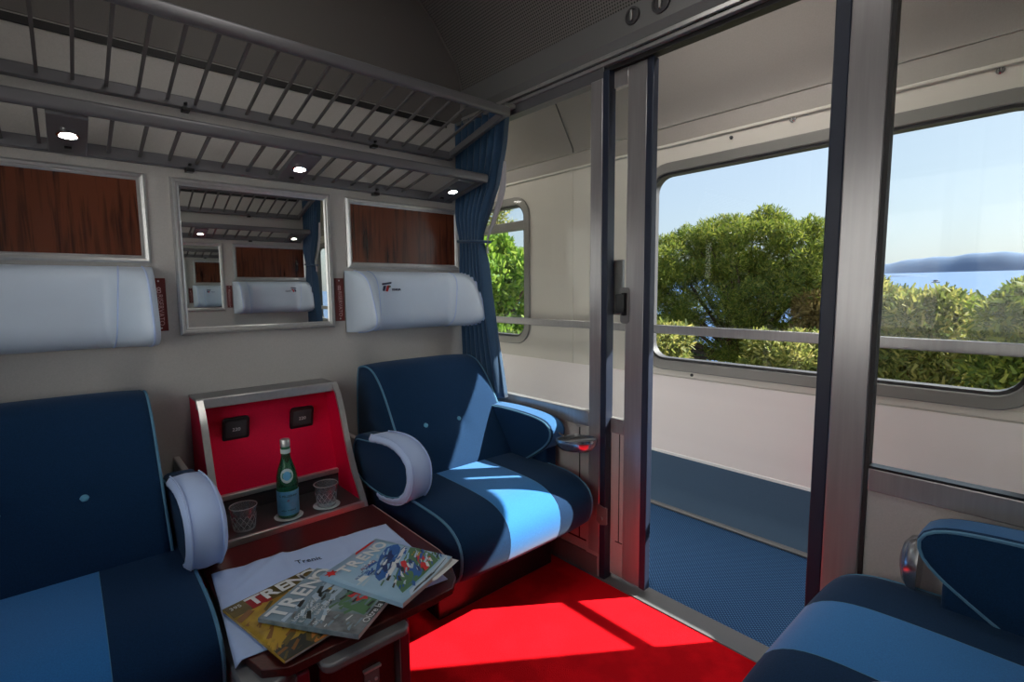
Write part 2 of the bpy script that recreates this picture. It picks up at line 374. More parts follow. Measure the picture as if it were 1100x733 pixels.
# outside wall of the compartment with its window (behind the left seats)
def wall_with_hole(x0, x1, y0, y1, z0, z1, hole, name, m, label):
    hy0, hy1, hz0, hz1, r = hole
    inner = rrect(hy0, hy1, hz0, hz1, r, 6)
    outer = []; cor = ((y1, z1), (y0, z1), (y0, z0), (y1, z0))
    for i, (a, b) in enumerate(inner):
        q, k = divmod(i, 7); yc, zc = cor[q]
        if k == 0: outer.append((yc, b) if q in (0, 2) else (a, zc))
        elif k == 6: outer.append((a, zc) if q in (0, 2) else (yc, b))
        else: outer.append((yc, zc))
    o = build(MB().ring(outer, inner, 'x', x0, x1), name, m, smooth=0)
    return struct(o, label)
def window(name, x_in, x_out, y0, y1, z0, z1, r, fw, label, s=1, transom=None):
    """aluminium rounded frame with pane, s=+1 when outside is towards +x"""
    w = thing(name, label, None, ((x_in+x_out)/2, (y0+y1)/2, z0)); del w['category']; w['kind'] = 'structure'
    inv = Vector(w.location)
    def B(mb, nm, m, **k):
        mb.v = [tuple(Vector(v)-inv) for v in mb.v]; return build(mb, nm, m, w, **k)
    B(MB().ring(rrect(y0-fw, y1+fw, z0-fw, z1+fw, r+fw), rrect(y0, y1, z0, z1, r), 'x', x_in-.012*s, x_in+.004*s), 'window_frame', M['frame_grey'], bevel=.004)
    B(MB().ring(rrect(y0-.001, y1+.001, z0-.001, z1+.001, r), rrect(y0+.012, y1-.012, z0+.012, z1-.012, r-.01), 'x', x_in-.002*s, x_out), 'gasket', M['rubber'])
    B(MB().prism(rrect(y0+.004, y1-.004, z0+.004, z1-.004, r), 'x', x_in+.02*s, x_in+.024*s), 'pane', M['pane'], smooth=0)
    if transom: B(MB().box(min(x_in-.008*s, x_in+.04*s), max(x_in-.008*s, x_in+.04*s), y0, y1, *transom), 'transom', M['frame_grey'], bevel=.004)
    return w
# corridor outer wall pieces (two windows in view, one further each way)
G = [(-1.99, -.545, .785, 1.745, .09), (.435, 1.83, .835, 1.735, .09), (-5.05, -3.4, .785, 1.745, .09)]
cuts = [YB, -2.2, -.15, YA]
for (ya, yb), g in zip(((-2.2, 0.005), (0.005, YA), (YB, -2.2)), (G[0], G[1], G[2])):
    wall_with_hole(W, W+.05, ya+.0015, yb-.0015, .285, 1.885, g, 'wall_corridor', M['panel'], 'cream corridor wall panel around a rounded window')
struct(build(MB().box(W+.006, W+.05, YB, YA, 1.885, 1.975), 'trim_5', M['taupe'], smooth=0), 'recessed cream strip above the corridor windows')
struct(build(MB().box(W-.010, W+.02, YB, YA, 1.872, 1.887), 'trim_6', M['panel'], bevel=.004), 'rounded cream ledge above the corridor windows')
w1 = window('window_1', W, W+.05, *G[0], .05, 'wide rounded corridor window opposite the open door, sea and pine outside')
w2 = window('window_2', W, W+.05, *G[1], .05, 'corridor window with a transom, seen past the blue curtain', transom=(1.565, 1.625))
w4 = window('window_4', W, W+.05, *G[2], .05, 'wide rounded corridor window beyond the frame')
struct(build(MB().box(W-.006, W+.0, -2.06, -.44, .705, .74), 'trim_7', M['panel'], bevel=.003), 'cream ledge under the wide window')
struct(build(MB().box(W-.005, W+.001, YB, YA, .295, .700), 'wall_corridor', M['panel_bounce'], smooth=0), 'lower corridor wall panel under the windows, bounced light painted into its pale tone')
struct(build(MB().box(W-.010, W+.002, YB, YA, .281, .296), 'trim_8', M['white_trim'], bevel=.002), 'thin metal strip over the corridor skirting')
sk = [(W+.0, .285), (W-.008, .285), (W-.012, .12), (W-.03, .04), (W-.045, .03), (W-.05, .0), (W+.0, 0)]
struct(build(MB().prism(sk, 'y', YB, YA), 'baseboard_corridor', M['blue_skirt'], smooth=60), 'blue grey carpet skirting along the corridor wall')
struct(build(MB().tube([(W-.05, YB, .012), (W-.05, YA, .012)], .012, 8), 'trim_9', M['alu_paint']), 'dull metal cove strip at the foot of the skirting')
# corridor ceiling cove, three panels with open joints
cove = [(W+.0, 1.975), (.815, 2.0), (.771, 2.064), (.722, 2.139), (.672, 2.217), (.60, 2.30), (.50, 2.37), (.38, 2.41), (.2, 2.43), (.06, 2.43)]
for ya, yb in ((YB, -2.9), (-2.896, .003), (.007, YA)):
    k = len(cove)
    mb = MB().add([(x, y, z) for y in (ya, yb) for x, z in cove]+[(x+.02, y, z+.03) for y in (ya, yb) for x, z in cove],
                  [(i, i+1, k+i+1, k+i) for i in range(k-1)]+[(2*k+i, 3*k+i, 3*k+i+1, 2*k+i+1) for i in range(k-1)])
    struct(build(mb, 'ceiling', M['taupe'], smooth=60, recalc=False), 'taupe curved ceiling panel of the corridor')
struct(build(MB().tube([(x-.001, .005, z-.001) for x, z in cove], .0035, 6), 'trim_10', M['shelf_grey']), 'dark joint between the curved corridor ceiling panels')
# corridor end walls
for nm, y in (('wall_front', YB), ('wall_back', YA)):
    struct(build(MB().box(.0, W+.05, y-.03, y, 0, 2.5), nm, M['panel'], smooth=0))
for nm, ya, yb in (('wall_partition', .05, YA), ('wall_partition', YB, S-.05)):
    struct(build(MB().box(0.0, .05, ya, yb, 0, 2.5), nm, M['panel'], smooth=0), 'corridor side wall of the next compartment')
# outside wall on the far left
wall_with_hole(XO-.05, XO, S-.05, .05, 0, 2.75, (-2.0, -.53, .80, 1.78, .09), 'wall_outside', M['wall'], 'beige outside wall with the compartment window')
w3 = window('window_3', XO, XO-.05, -2.0, -.53, .80, 1.78, .09, .05, 'compartment window to the left of the view', s=-1)
# compartment side: train body outside skin, so sun does not leak under or over
struct(build(MB().box(XO-.06, W+.05, YB, YA, 2.80, 2.84), 'ceiling', M['panel'], smooth=0), 'roof of the carriage')
struct(build(MB().box(XO-.06, W+.05, YB, YA, -.10, -.055), 'floor', M['rubber'], smooth=0), 'underfloor of the carriage')
struct(build(MB().box(W+.0, W+.055, YB, YA, 1.975, 2.80).box(W+.05, W+.055, YB, YA, -.10, .285), 'wall_outer_skin', M['panel'], smooth=0), 'outer skin of the carriage')

def fill_lamp(nm, label, x, y, z, wx, wy, strength):  # unseen lamps added to raise the indoor light level
    r = thing(nm, label, 'fill light', (x, y, z))
    build(MB().ring(rrect(-wx-.02, wx+.02, -wy-.02, wy+.02, .02), rrect(-wx, wx, -wy, wy, .01), 'z', -.012, .0), 'lamp_frame', M['alu_paint'], r, bevel=.002)
    m = mat('fill_diffuser', (.9, .9, .9), .6, Emission_Color=(1, .95, .88, 1), Emission_Strength=strength)
    build(MB().prism(rrect(-wx, wx, -wy, wy, .01), 'z', -.006, -.001), 'diffuser', m, r, smooth=0)
fill_lamp('fill_lamp', 'added fill lamp, unseen, in the middle of the compartment vault', -1.0, S/2, 2.635, .14, .60, 1.5)
for y, t in ((-3.2, 'in front of the doorway'), (-1.1, 'by the doorway'), (1.3, 'past the curtain')):
    fill_lamp('fill_lamp', 'added fill lamp, unseen, over the corridor '+t, .28, y, 2.425, .09, .45, 7.5)

# -------------------------------------------------------------- partition (glazed wall with sliding door)
def P_(name, x0, x1, y0, y1, z0, z1, m='alu', bevel=.002, label=None, kind=True):
    o = build(MB().box(x0, x1, y0, y1, z0, z1), name, M[m], bevel=bevel)
    return struct(o, label) if kind else o
# header: smooth band, track rails
hd = struct(build(MB().prism([(-.004, 2.004), (-.02, 2.03), (-.012, 2.125), (.05, 2.125), (.05, 2.0)], 'y', S, 0), 'trim_11', M['alu_paint'], smooth=30), 'smooth dark grey header band over the glazed partition')
P_('trim_12', -.012, .05, S, 0, 1.985, 2.0, 'alu_light', .002, 'bright metal track rail over the sliding door')
P_('trim_13', -.006, .05, S, 0, 1.966, 1.979, 'alu', .002, 'second metal track rail over the sliding door')
P_('trim_14', -.001, .05, S, 0, 1.978, 1.987, 'dark', 0, 'dark groove in the door track')
P_('trim_15', .012, .05, S, 0, 1.950, 1.967, 'dark', 0, 'dark slot above the glass')
P_('trim_16', .0, .05, -.87, -.045, 1.925, 1.967, 'rack', .002, 'top frame of the fixed glass left of the door')
P_('trim_17', .0, .05, S, -1.738, 1.925, 1.967, 'rack', .002, 'top frame of the fixed glass right of the door')
struct(build(MB().box(.0, .05, S, 0, 2.12, 2.5), 'trim_18', M['wall_up'], smooth=0), 'bulkhead above the header')
# fixed left light
P_('trim_19', -.004, .03, -.868, -.812, .10, 1.927, 'alu', .003, 'grey metal upright at the end of the fixed glass')
P_('trim_20', -.004, .03, -.812, 0, .612, .675, 'alu', .003, 'grey metal rail under the fixed glass')
P_('trim_21', .0, .03, -.045, 0, .675, 1.95, 'alu', .003, 'grey upright behind the curtain')
build(MB().box(.012, .017, -.814, -.043, .673, 1.928), 'window_5', M['pane_door'], smooth=0)['kind'] = 'structure'
P_('wall_partition', .004, .03, -.80, 0, 0, .614, 'wall', 0, 'beige laminate panel under the fixed glass')
P_('trim_22', -.006, .006, -.86, -.42, .0, .085, 'alu_paint', .002, 'kick plate at the foot of the partition')
P_('trim_23', -.002, .008, -.868, -.80, .0, .612, 'wall', .002, 'beige upright below the glass')
# inset lines
P_('trim_24', .0015, .006, -.80, -.42, .125, .130, 'dark', 0); P_('trim_25', .0015, .006, -.762, -.758, .125, .60, 'dark', 0)
P_('trim_26', -.003, .04, -.895, -.868, .0, 1.95, 'seal', .002, 'dark blue rubber seal beside the door pocket')
# sliding door leaf, pushed open behind the fixed light
dl = thing('door_1', 'open sliding glass door leaf with grey frame and pull handle', None, (.05, -.99, 0)); del dl['category']; dl['kind'] = 'structure'
def D(mb, nm, m, **k):
    mb.v = [tuple(Vector(v)-Vector(dl.location)) for v in mb.v]; return build(mb, nm, M[m], dl, **k)
dx0, dx1 = .030, .055
D(MB().box(dx0, dx1, -1.035, -.955, .02, 1.95), 'stile', 'alu', bevel=.003)
D(MB().box(dx0-.004, dx1+.004, -1.062, -1.035, .02, 1.95), 'rubber_edge', 'seal', bevel=.003)
D(MB().box(dx0, dx1, -.955, -.815, 1.89, 1.95), 'top_rail', 'alu', bevel=.003)
D(MB().box(dx0, dx1, -.955, -.815, .60, .66), 'middle_rail', 'alu', bevel=.003)
D(MB().box(dx0, dx1, -.862, -.815, .02, 1.95), 'far_stile', 'alu', bevel=.003)
D(MB().box(dx0+.01, dx0+.014, -.955, -.86, .655, 1.895), 'pane', 'pane_door', smooth=0)
D(MB().box(dx0+.004, dx1-.002, -.955, -.86, .02, .605), 'lower_panel', 'wall')
D(MB().box(dx0+.002, dx0+.006, -.953, -.92, .16, .163).box(dx0+.002, dx0+.006, -.937, -.934, .16, .60), 'panel_groove', 'dark', smooth=0)
h = D(MB().prism(rrect(-.975, -.935, 1.03, 1.165, .012), 'x', dx0-.004, dx0+.002), 'handle_plate', 'alu_paint', bevel=.001)
D(MB().box(dx0-.020, dx0+.0, -.965, -.95, 1.06, 1.145).box(dx0-.022, dx0-.012, -.965, -.925, 1.07, 1.14), 'pull_handle', 'black', bevel=.003)
D(MB().box(dx1-.004, dx1+.012, -.925, -.875, 1.06, 1.27), 'corridor_handle', 'alu_paint', bevel=.003)
# right post and fixed light
P_('trim_27', -.004, .05, -1.738, -1.652, .0, 1.97, 'alu', .004, 'broad grey door post right of the doorway')
P_('trim_28', -.002, .055, -1.653, -1.615, .0, 1.96, 'seal', .004, 'dark blue rubber seal on the right door post')
P_('trim_29', -.002, .03, -1.748, -1.738, .0, 1.95, 'dark', 0, 'dark joint beside the right post')
P_('trim_30', -.004, .03, S, -1.748, .630, .690, 'alu', .003, 'grey rail under the right hand fixed glass')
P_('trim_31', -.002, .03, S, -1.748, .688, .696, 'black', 0, 'black glazing bead of the right hand glass')
build(MB().box(.012, .017, S+.002, -1.745, .69, 1.928), 'window_6', M['pane_door'], smooth=0)['kind'] = 'structure'
P_('wall_partition', .004, .03, S, -1.746, 0, .634, 'wall', 0, 'beige laminate panel under the right hand glass')
# dials in the header
for y, rr, k in ((-1.005, .028, 0), (-1.115, .034, 1)):
    d = thing('header_dial', 'round dark control dial in the header band, '+('left one' if k == 0 else 'right one'), 'dial', (-.018, y, 2.083))
    build(MB().lathe([(0, 0), (rr, 0), (rr, -.006), (rr*.75, -.008), (rr*.7, -.003), (0, -.003)], ax='x', n=24), 'bezel', M['rubber'], d)
    build(MB().box(-.012, -.003, -.004, .004, -rr*.6, rr*.6), 'knob', M['alu_light'], d, bevel=.001)

# -------------------------------------------------------------- hand rail in the corridor
hr = thing('handrail', 'flat aluminium handrail running across the corridor windows', 'handrail', (W-.05, -.9, .95))
build(MB().box(-.008, .008, YB+.95, YA+.8, -.022, .022), 'rail_bar', M['alu'], hr, bevel=.004)
for y in (-3.2, -2.14, -.42, .15, 2.3):
    build(MB().box(.006, .052, y+.9-.012, y+.9+.012, -.012, .012), 'bracket', M['alu'], hr, bevel=.003)
for i, (y, z, lab) in enumerate(((-1.856, 1.862, 'small chrome coat hook above the right end of the wide window'), (-1.224, 1.862, 'small chrome coat hook above the middle of the wide window'))):
    k = thing('coat_hook', lab, 'hook', (W, y, z))
    build(MB().lathe([(0, -.004), (.012, -.004), (.012, 0), (0, 0)], ax='x', n=16), 'base_plate', M['chrome'], k)
    build(MB().tube([(-.004, 0, 0), (-.018, 0, -.002), (-.026, 0, -.010), (-.026, 0, .002)], .0035, 8), 'hook', M['chrome'], k)
for i, (y, z, t) in enumerate(((-.962, 1.848, 'above the wide window'), (-.80, .722, 'in the ledge below the wide window'))):
    tag(build(MB().lathe([(0, W-.012), (.006, W-.012), (.008, W-.006), (.008, W-.002), (0, W-.002)], (0, y, z), 12, ax='x'), 'wall_screw', M['rubber']), 'small dark screw '+t, 'screw')

# =================================================================== LUGGAGE RACKS
def rack(nm, label, yf, zf, zb, x_right, slat0, thick, flip=None, n=24):
    r = thing(nm, label, 'luggage rack', (-1.0, 0, zb))
    ox, oz = 1.0, -zb
    xl = XO+.04
    def B(mb, name, m, **k):
        mb.v = [(v[0]+ox, v[1], v[2]+oz) for v in mb.v]; return build(mb, name, m, r, **k)
    # flattened front bar
    prof = rrect(yf-.014, yf+.014, zf-.016, zf+.022, .010, 4)
    B(MB().prism(prof, 'x', xl, x_right), 'front_bar', M['rack'], smooth=50)
    B(MB().box(xl, x_right, -.03, -.0, zb-.018, zb+.02), 'back_bar', M['rack'], bevel=.004)
    # end bar
    dy, dz = yf, zf-zb
    B(MB().prism([(-.005, zb-.016), (-.005, zb+.014), (yf+.005, zf+.018), (yf+.005, zf-.014)], 'x', x_right-.022, x_right), 'end_bar', M['rack'], bevel=.003)
    B(MB().prism([(-.005, zb-.016), (-.005, zb+.014), (yf+.005, zf+.018), (yf+.005, zf-.014)], 'x', xl, xl+.022), 'end_bar', M['rack'], bevel=.003)
    # wall brackets
    first = None
    x = slat0; sl = []
    while x > xl+.03:
        if first is None:
            me_o = B(MB().prism([(-.02, zb-.004), (-.02, zb+.003), (yf, zf+.006), (yf, zf-.004)], 'x', x-.0045, x+.0045), 'slat', M['rack_slat'], smooth=0); first = (me_o, x)
        else:
            c = first[0].copy(); COL.objects.link(c); c.parent = r; c.location = Vector((x-first[1], 0, 0))
        x -= .0795
    for xb in (-.49, -1.18, -1.72):
        B(MB().box(xb-.012, xb+.012, -.035, 0, zb-.028, zb-.016).lathe([(.004, -.042), (.006, -.036), (.006, -.03)], (xb, 0, zb-.005), 8, ax='y'), 'mount', M['black'], bevel=.002)
    return r
rk1 = rack('luggage_rack', 'deep upper grey metal luggage rack with slats above the mirror', -.435, 1.897, 1.80, -.085, -.197, .03)
rk2 = rack('luggage_rack', 'shallow lower grey metal luggage rack with three reading lights', -.285, 1.65, 1.60, -.09, -.365, .03)
def mirror_copy(o, label):
    c = copy_tree(o); c.scale = (1, -1, 1); c.location.y = S-o.location.y; c['label'] = label; return c
mirror_copy(rk1, 'deep upper luggage rack on the opposite wall, seen in the mirror')
mirror_copy(rk2, 'shallow lower luggage rack on the opposite wall, seen in the mirror')
# reading lights
def reading_light(x0, label, w=.088):
    # plate hanging under the slats, tilted like the rack
    r = thing('reading_light', label, 'reading light', (x0, 0, 1.60))
    sl = (1.642-1.592)/.25
    def zz(y): return .0-.012+(-y)*.2
    build(MB().add([(x, y, zz(y)+h) for x in (-w/2, w/2) for y in (-.025, -.268) for h in (-.014, .006)],
                   [(0, 1, 3, 2), (4, 6, 7, 5), (0, 4, 5, 1), (2, 3, 7, 6), (0, 2, 6, 4), (1, 5, 7, 3)]), 'housing', M['rack'], r, bevel=.003)
    lp = build(MB().lathe([(0, 0), (.019, 0), (.019, .004), (.024, .004), (.026, 0), (.026, -.004), (.021, -.005), (.0185, .002)], n=24), 'bezel', M['chrome'], r)
    lp.location = (.0, -.165, zz(-.165)-.016); lp.rotation_euler = (-math.atan(.2), 0, 0)
    ln = build(MB().lathe([(0, 0), (.0185, 0)], n=24), 'lamp', M['lamp'], r, recalc=False)
    ln.location = (.0, -.165, zz(-.165)-.0205); ln.rotation_euler = (-math.atan(.2), 0, 0)
    hs = build(MB(), 'lens_cell', M['chrome'], r) if False else None
    cm = MB()
    for a, b_ in ((0, 0), (.010, 0), (-.010, 0), (.005, .009), (-.005, .009), (.005, -.009), (-.005, -.009)):
        cm.lathe([(.0052, 0), (.0052, -.002), (.0043, -.002), (.0043, 0)], (a, b_, 0), 10)
    c = build(cm, 'lens_grid', M['chrome'], r); c.location = (.0, -.165, zz(-.165)-.021); c.rotation_euler = (-math.atan(.2), 0, 0)
    sw = build(MB().box(-.008, .008, -.006, .006, -.006, .002), 'switch', M['black'], r, bevel=.001); sw.location = (.0, -.075, zz(-.075)-.014)
    return r
la = [reading_light(-1.495, 'lit reading light in the lower rack, above the left wood panel'),
      reading_light(-.86, 'lit reading light in the lower rack, above the mirror'),
      reading_light(-.185, 'lit reading light at the curtain end of the lower rack')]
for o, t in zip(la, ('leftmost', 'middle', 'rightmost')):
    c = mirror_copy(o, t+' reading light of the rack on the opposite wall')

# =================================================================== FRAMED PANELS AND MIRROR
def framed(nm, label, cat, x0, x1, z0, z1, fw, surf, surf_name, y=-.001, extra=None):
    r = thing(nm, label, cat, ((x0+x1)/2, 0, z0)); hw = (x1-x0)/2; hh = z1-z0
    # mitred frame: four profiled sides
    def side(a, b, c, d):
        pr = [(0, 0), (0, -.010), (.25, -.016), (.55, -.014), (.62, -.008), (.8, -.008), (1, -.004), (1, 0)]
        vs = []
        for t, yy in pr:
            for (o_, i_) in ((a, c), (b, d)):
                vs.append((o_[0]+(i_[0]-o_[0])*t, yy, o_[1]+(i_[1]-o_[1])*t))
        k = len(pr)
        return MB().add(vs, [(2*i, 2*i+1, 2*((i+1) % k)+1, 2*((i+1) % k)) for i in range(k)]+[tuple(range(0, 2*k, 2)), tuple(range(2*k-1, 0, -2))])
    O = [(-hw, 0), (hw, 0), (hw, hh), (-hw, hh)]; I = [(-hw+fw, fw), (hw-fw, fw), (hw-fw, hh-fw), (-hw+fw, hh-fw)]
    for k in range(4):
        build(side(O[k], O[(k+1) % 4], I[k], I[(k+1) % 4]), 'frame_side', M['alu_light'], r, smooth=20)
    build(MB().box(-hw+fw-.003, hw-fw+.003, -.004, -.0005, fw-.003, hh-fw+.003), surf_name, surf, r, smooth=0)
    return r
def opposite(o, label):
    c = copy_tree(o); c.location = (o.location.x, S-o.location.y, o.location.z); c.rotation_euler.z = PI+o.rotation_euler.z; c['label'] = label; return c
pr_ = framed('wood_panel', 'framed mahogany panel on the wall above the right headrest', 'panel', -.624, -.044, 1.26, 1.552, .024, M['wood'], 'veneer')
pl_ = framed('wood_panel', 'framed mahogany panel on the wall above the left headrest', 'panel', -1.89, -1.308, 1.26, 1.552, .024, M['wood'], 'veneer')
mr_ = framed('wall_mirror', 'square wall mirror in a white metal frame between the wood panels', 'mirror', -1.240, -.696, 1.012, 1.552, .026, M['mirror'], 'mirror_glass')
opposite(pr_, 'framed mahogany panel on the opposite wall, near the curtain, seen in the mirror')
opposite(pl_, 'framed mahogany panel on the opposite wall, away from the corridor')
opposite(mr_, 'square mirror on the opposite wall, seen in the nearer mirror')
mr_.rotation_euler.z = -.029
mr_.location.y = -.008
tag(build(MB().lathe([(0, -.03), (.006, -.03), (.007, -.016), (0, -.016)], (-.952, 0, 1.539), 12, ax='y').box(-.958, -.946, -.022, -.01, 1.533, 1.548), 'mirror_catch', M['black']), 'tiny black catch on the top edge of the mirror frame', 'catch') if False else None
# seat number plates
def plate(x, z0, z1, label, s, n):
    r = thing('red_plate', label, 'sign', (x, 0, z0)); h = z1-z0
    build(MB().box(-.020, .020, -.004, 0, 0, h), 'plate', M['tag'], r, bevel=.001)
    text('8', .03, M['pink'], r, basis((0, -.0045, h-.042), (1, 0, 0), (0, 0, 1)), 'lettering')
    text('RISERVATO', .021, M['pink'], r, basis((0.002, -.0045, h*.40), (0, 0, -1), (1, 0, 0)), 'lettering')
    for z in (.01, h-.01): build(MB().lathe([(0, -.006), (.003, -.0055), (.003, -.004)], (0, 0, z), 10, ax='y'), 'rivet', M['alu_light'], r)
    return r
plate(-1.293, 1.03, 1.21, 'dark red plate with pale lettering beside the left headrest', 1, '1')
plate(-.664, 1.035, 1.215, 'dark red plate with pale lettering beside the right headrest', 1, '2')
pp = plate(-1.293, 1.03, 1.21, 'dark red plate on the opposite wall beside the left headrest', -1, '3'); pp.location.y = S; pp.rotation_euler.z = PI
pp = plate(-.664, 1.035, 1.215, 'dark red plate on the opposite wall beside the right headrest', -1, '4'); pp.location.y = S; pp.rotation_euler.z = PI

# =================================================================== HEADRESTS
def headrest(xc, label, logo=True, hw=.305):
    r = thing('headrest', label, 'headrest', (xc, 0, .985)); H = .262
    def fn(u, v):
        x = -hw+2*hw*u
        e = abs(x)/hw
        t = 2*v-1
        q = min(1, max(0, (e-.55)/.33)); wing = q*q*(3-2*q)
        lean = .34+.66*(1-v)**.8
        d = .075+.175*wing*lean
        dz = (1-abs(t)**5)**.5
        ex = (1-max(0, (e-.90)/.10)**2.4)**.5 if e < 1 else 0
        y = -.006-d*dz*ex
        z = H/2+(H/2)*t
        return (x, min(y, -.004), z)
    NU, NV = 64, 26
    # nonuniform v for rounded edges, nonuniform u at the ends
    def fu(u): return .5-.5*math.cos(PI*u) if False else u
    def f2(u, v):
        vv = .5-.5*math.cos(PI*v); uu = u
        q = 2*u-1; uu = .5+.5*math.copysign(1-(1-abs(q))**1.35, q)
        return fn(uu, vv)
    mb = MB().grid(f2, NU, NV)
    n = len(mb.v)
    # back
    mb.add([(-hw, 0, 0), (hw, 0, 0), (hw, 0, H), (-hw, 0, H)], [(0, 1, 2, 3)])
    build(mb, 'cushion', M['leather'], r, smooth=60, solid=0)
    # seams on the wings
    for s in (-1, 1):
        for ue, rr in ((.90, .003), (.70, .0024)):
            q = ue; pts = []
            for k in range(25):
                v = .04+.92*k/24; p = Vector(fn(.5+.5*s*(ue-(.10*(1-v) if ue < .8 else 0)), .5-.5*math.cos(PI*v)))
                pts.append(p+Vector((0, -.001, 0)))
            build(MB().tube(pts, rr, 6), 'seam', M['linen'], r)
    if logo:
        g = basis((-.145, -.0895, .175), (1, 0, 0), (0, 0, 1))
        L1 = bpy.data.objects.new('logo', None)
        mb = MB()
        y0 = fn(.27, .75)[1]
        def poly(pts, mm): 
            m2 = MB(); k = len(pts); m2.add([(p[0], y0-.003, p[1]) for p in pts]+[(p[0], y0+.004, p[1]) for p in pts], [tuple(range(k)), tuple(range(2*k-1, k-1, -1))]+[(i, (i+1) % k, k+(i+1) % k, k+i) for i in range(k)])
            return build(m2, 'logo', mm, r, smooth=0)
        cx, cz = -.148, .196
        poly([(cx-.022, cz+.012), (cx+.022, cz+.018), (cx+.020, cz+.010), (cx-.022, cz+.004)], M['logo_dark'])
        poly([(cx-.016, cz+.001), (cx-.004, cz+.002), (cx-.012, cz-.022), (cx-.022, cz-.020)], M['logo_dark'])
        poly([(cx+.001, cz+.002), (cx+.013, cz+.003), (cx+.003, cz-.024), (cx-.007, cz-.022)], M['logo_red'])
        poly([(cx+.004, cz+.000), (cx+.018, cz+.001), (cx+.016, cz-.006), (cx+.002, cz-.007)], M['logo_green'])
        text('ITALIA', .014, M['logo_dark'], r, basis((cx+.045, y0-.002, cz-.016), (1, 0, 0), (0, 0, 1)), 'lettering', extr=.003)
    return r
M['logo_dark'] = mat('navy_print', (.02, .03, .08), .6); M['logo_red'] = mat('red_print', (.5, .01, .02), .6); M['logo_green'] = mat('green_print', (.02, .12, .05), .6)
headrest(-.335, 'white padded headrest with a small emblem, right of the mirror')
headrest(-1.612, 'plain white padded headrest left of the mirror, cut by the frame', False)
h = headrest(-.335, 'white padded headrest on the opposite wall near the curtain, seen in the mirror'); h.location.y = S; h.rotation_euler.z = PI
h = headrest(-1.612, 'white padded headrest on the opposite wall near the outside window', False); h.location.y = S; h.rotation_euler.z = PI

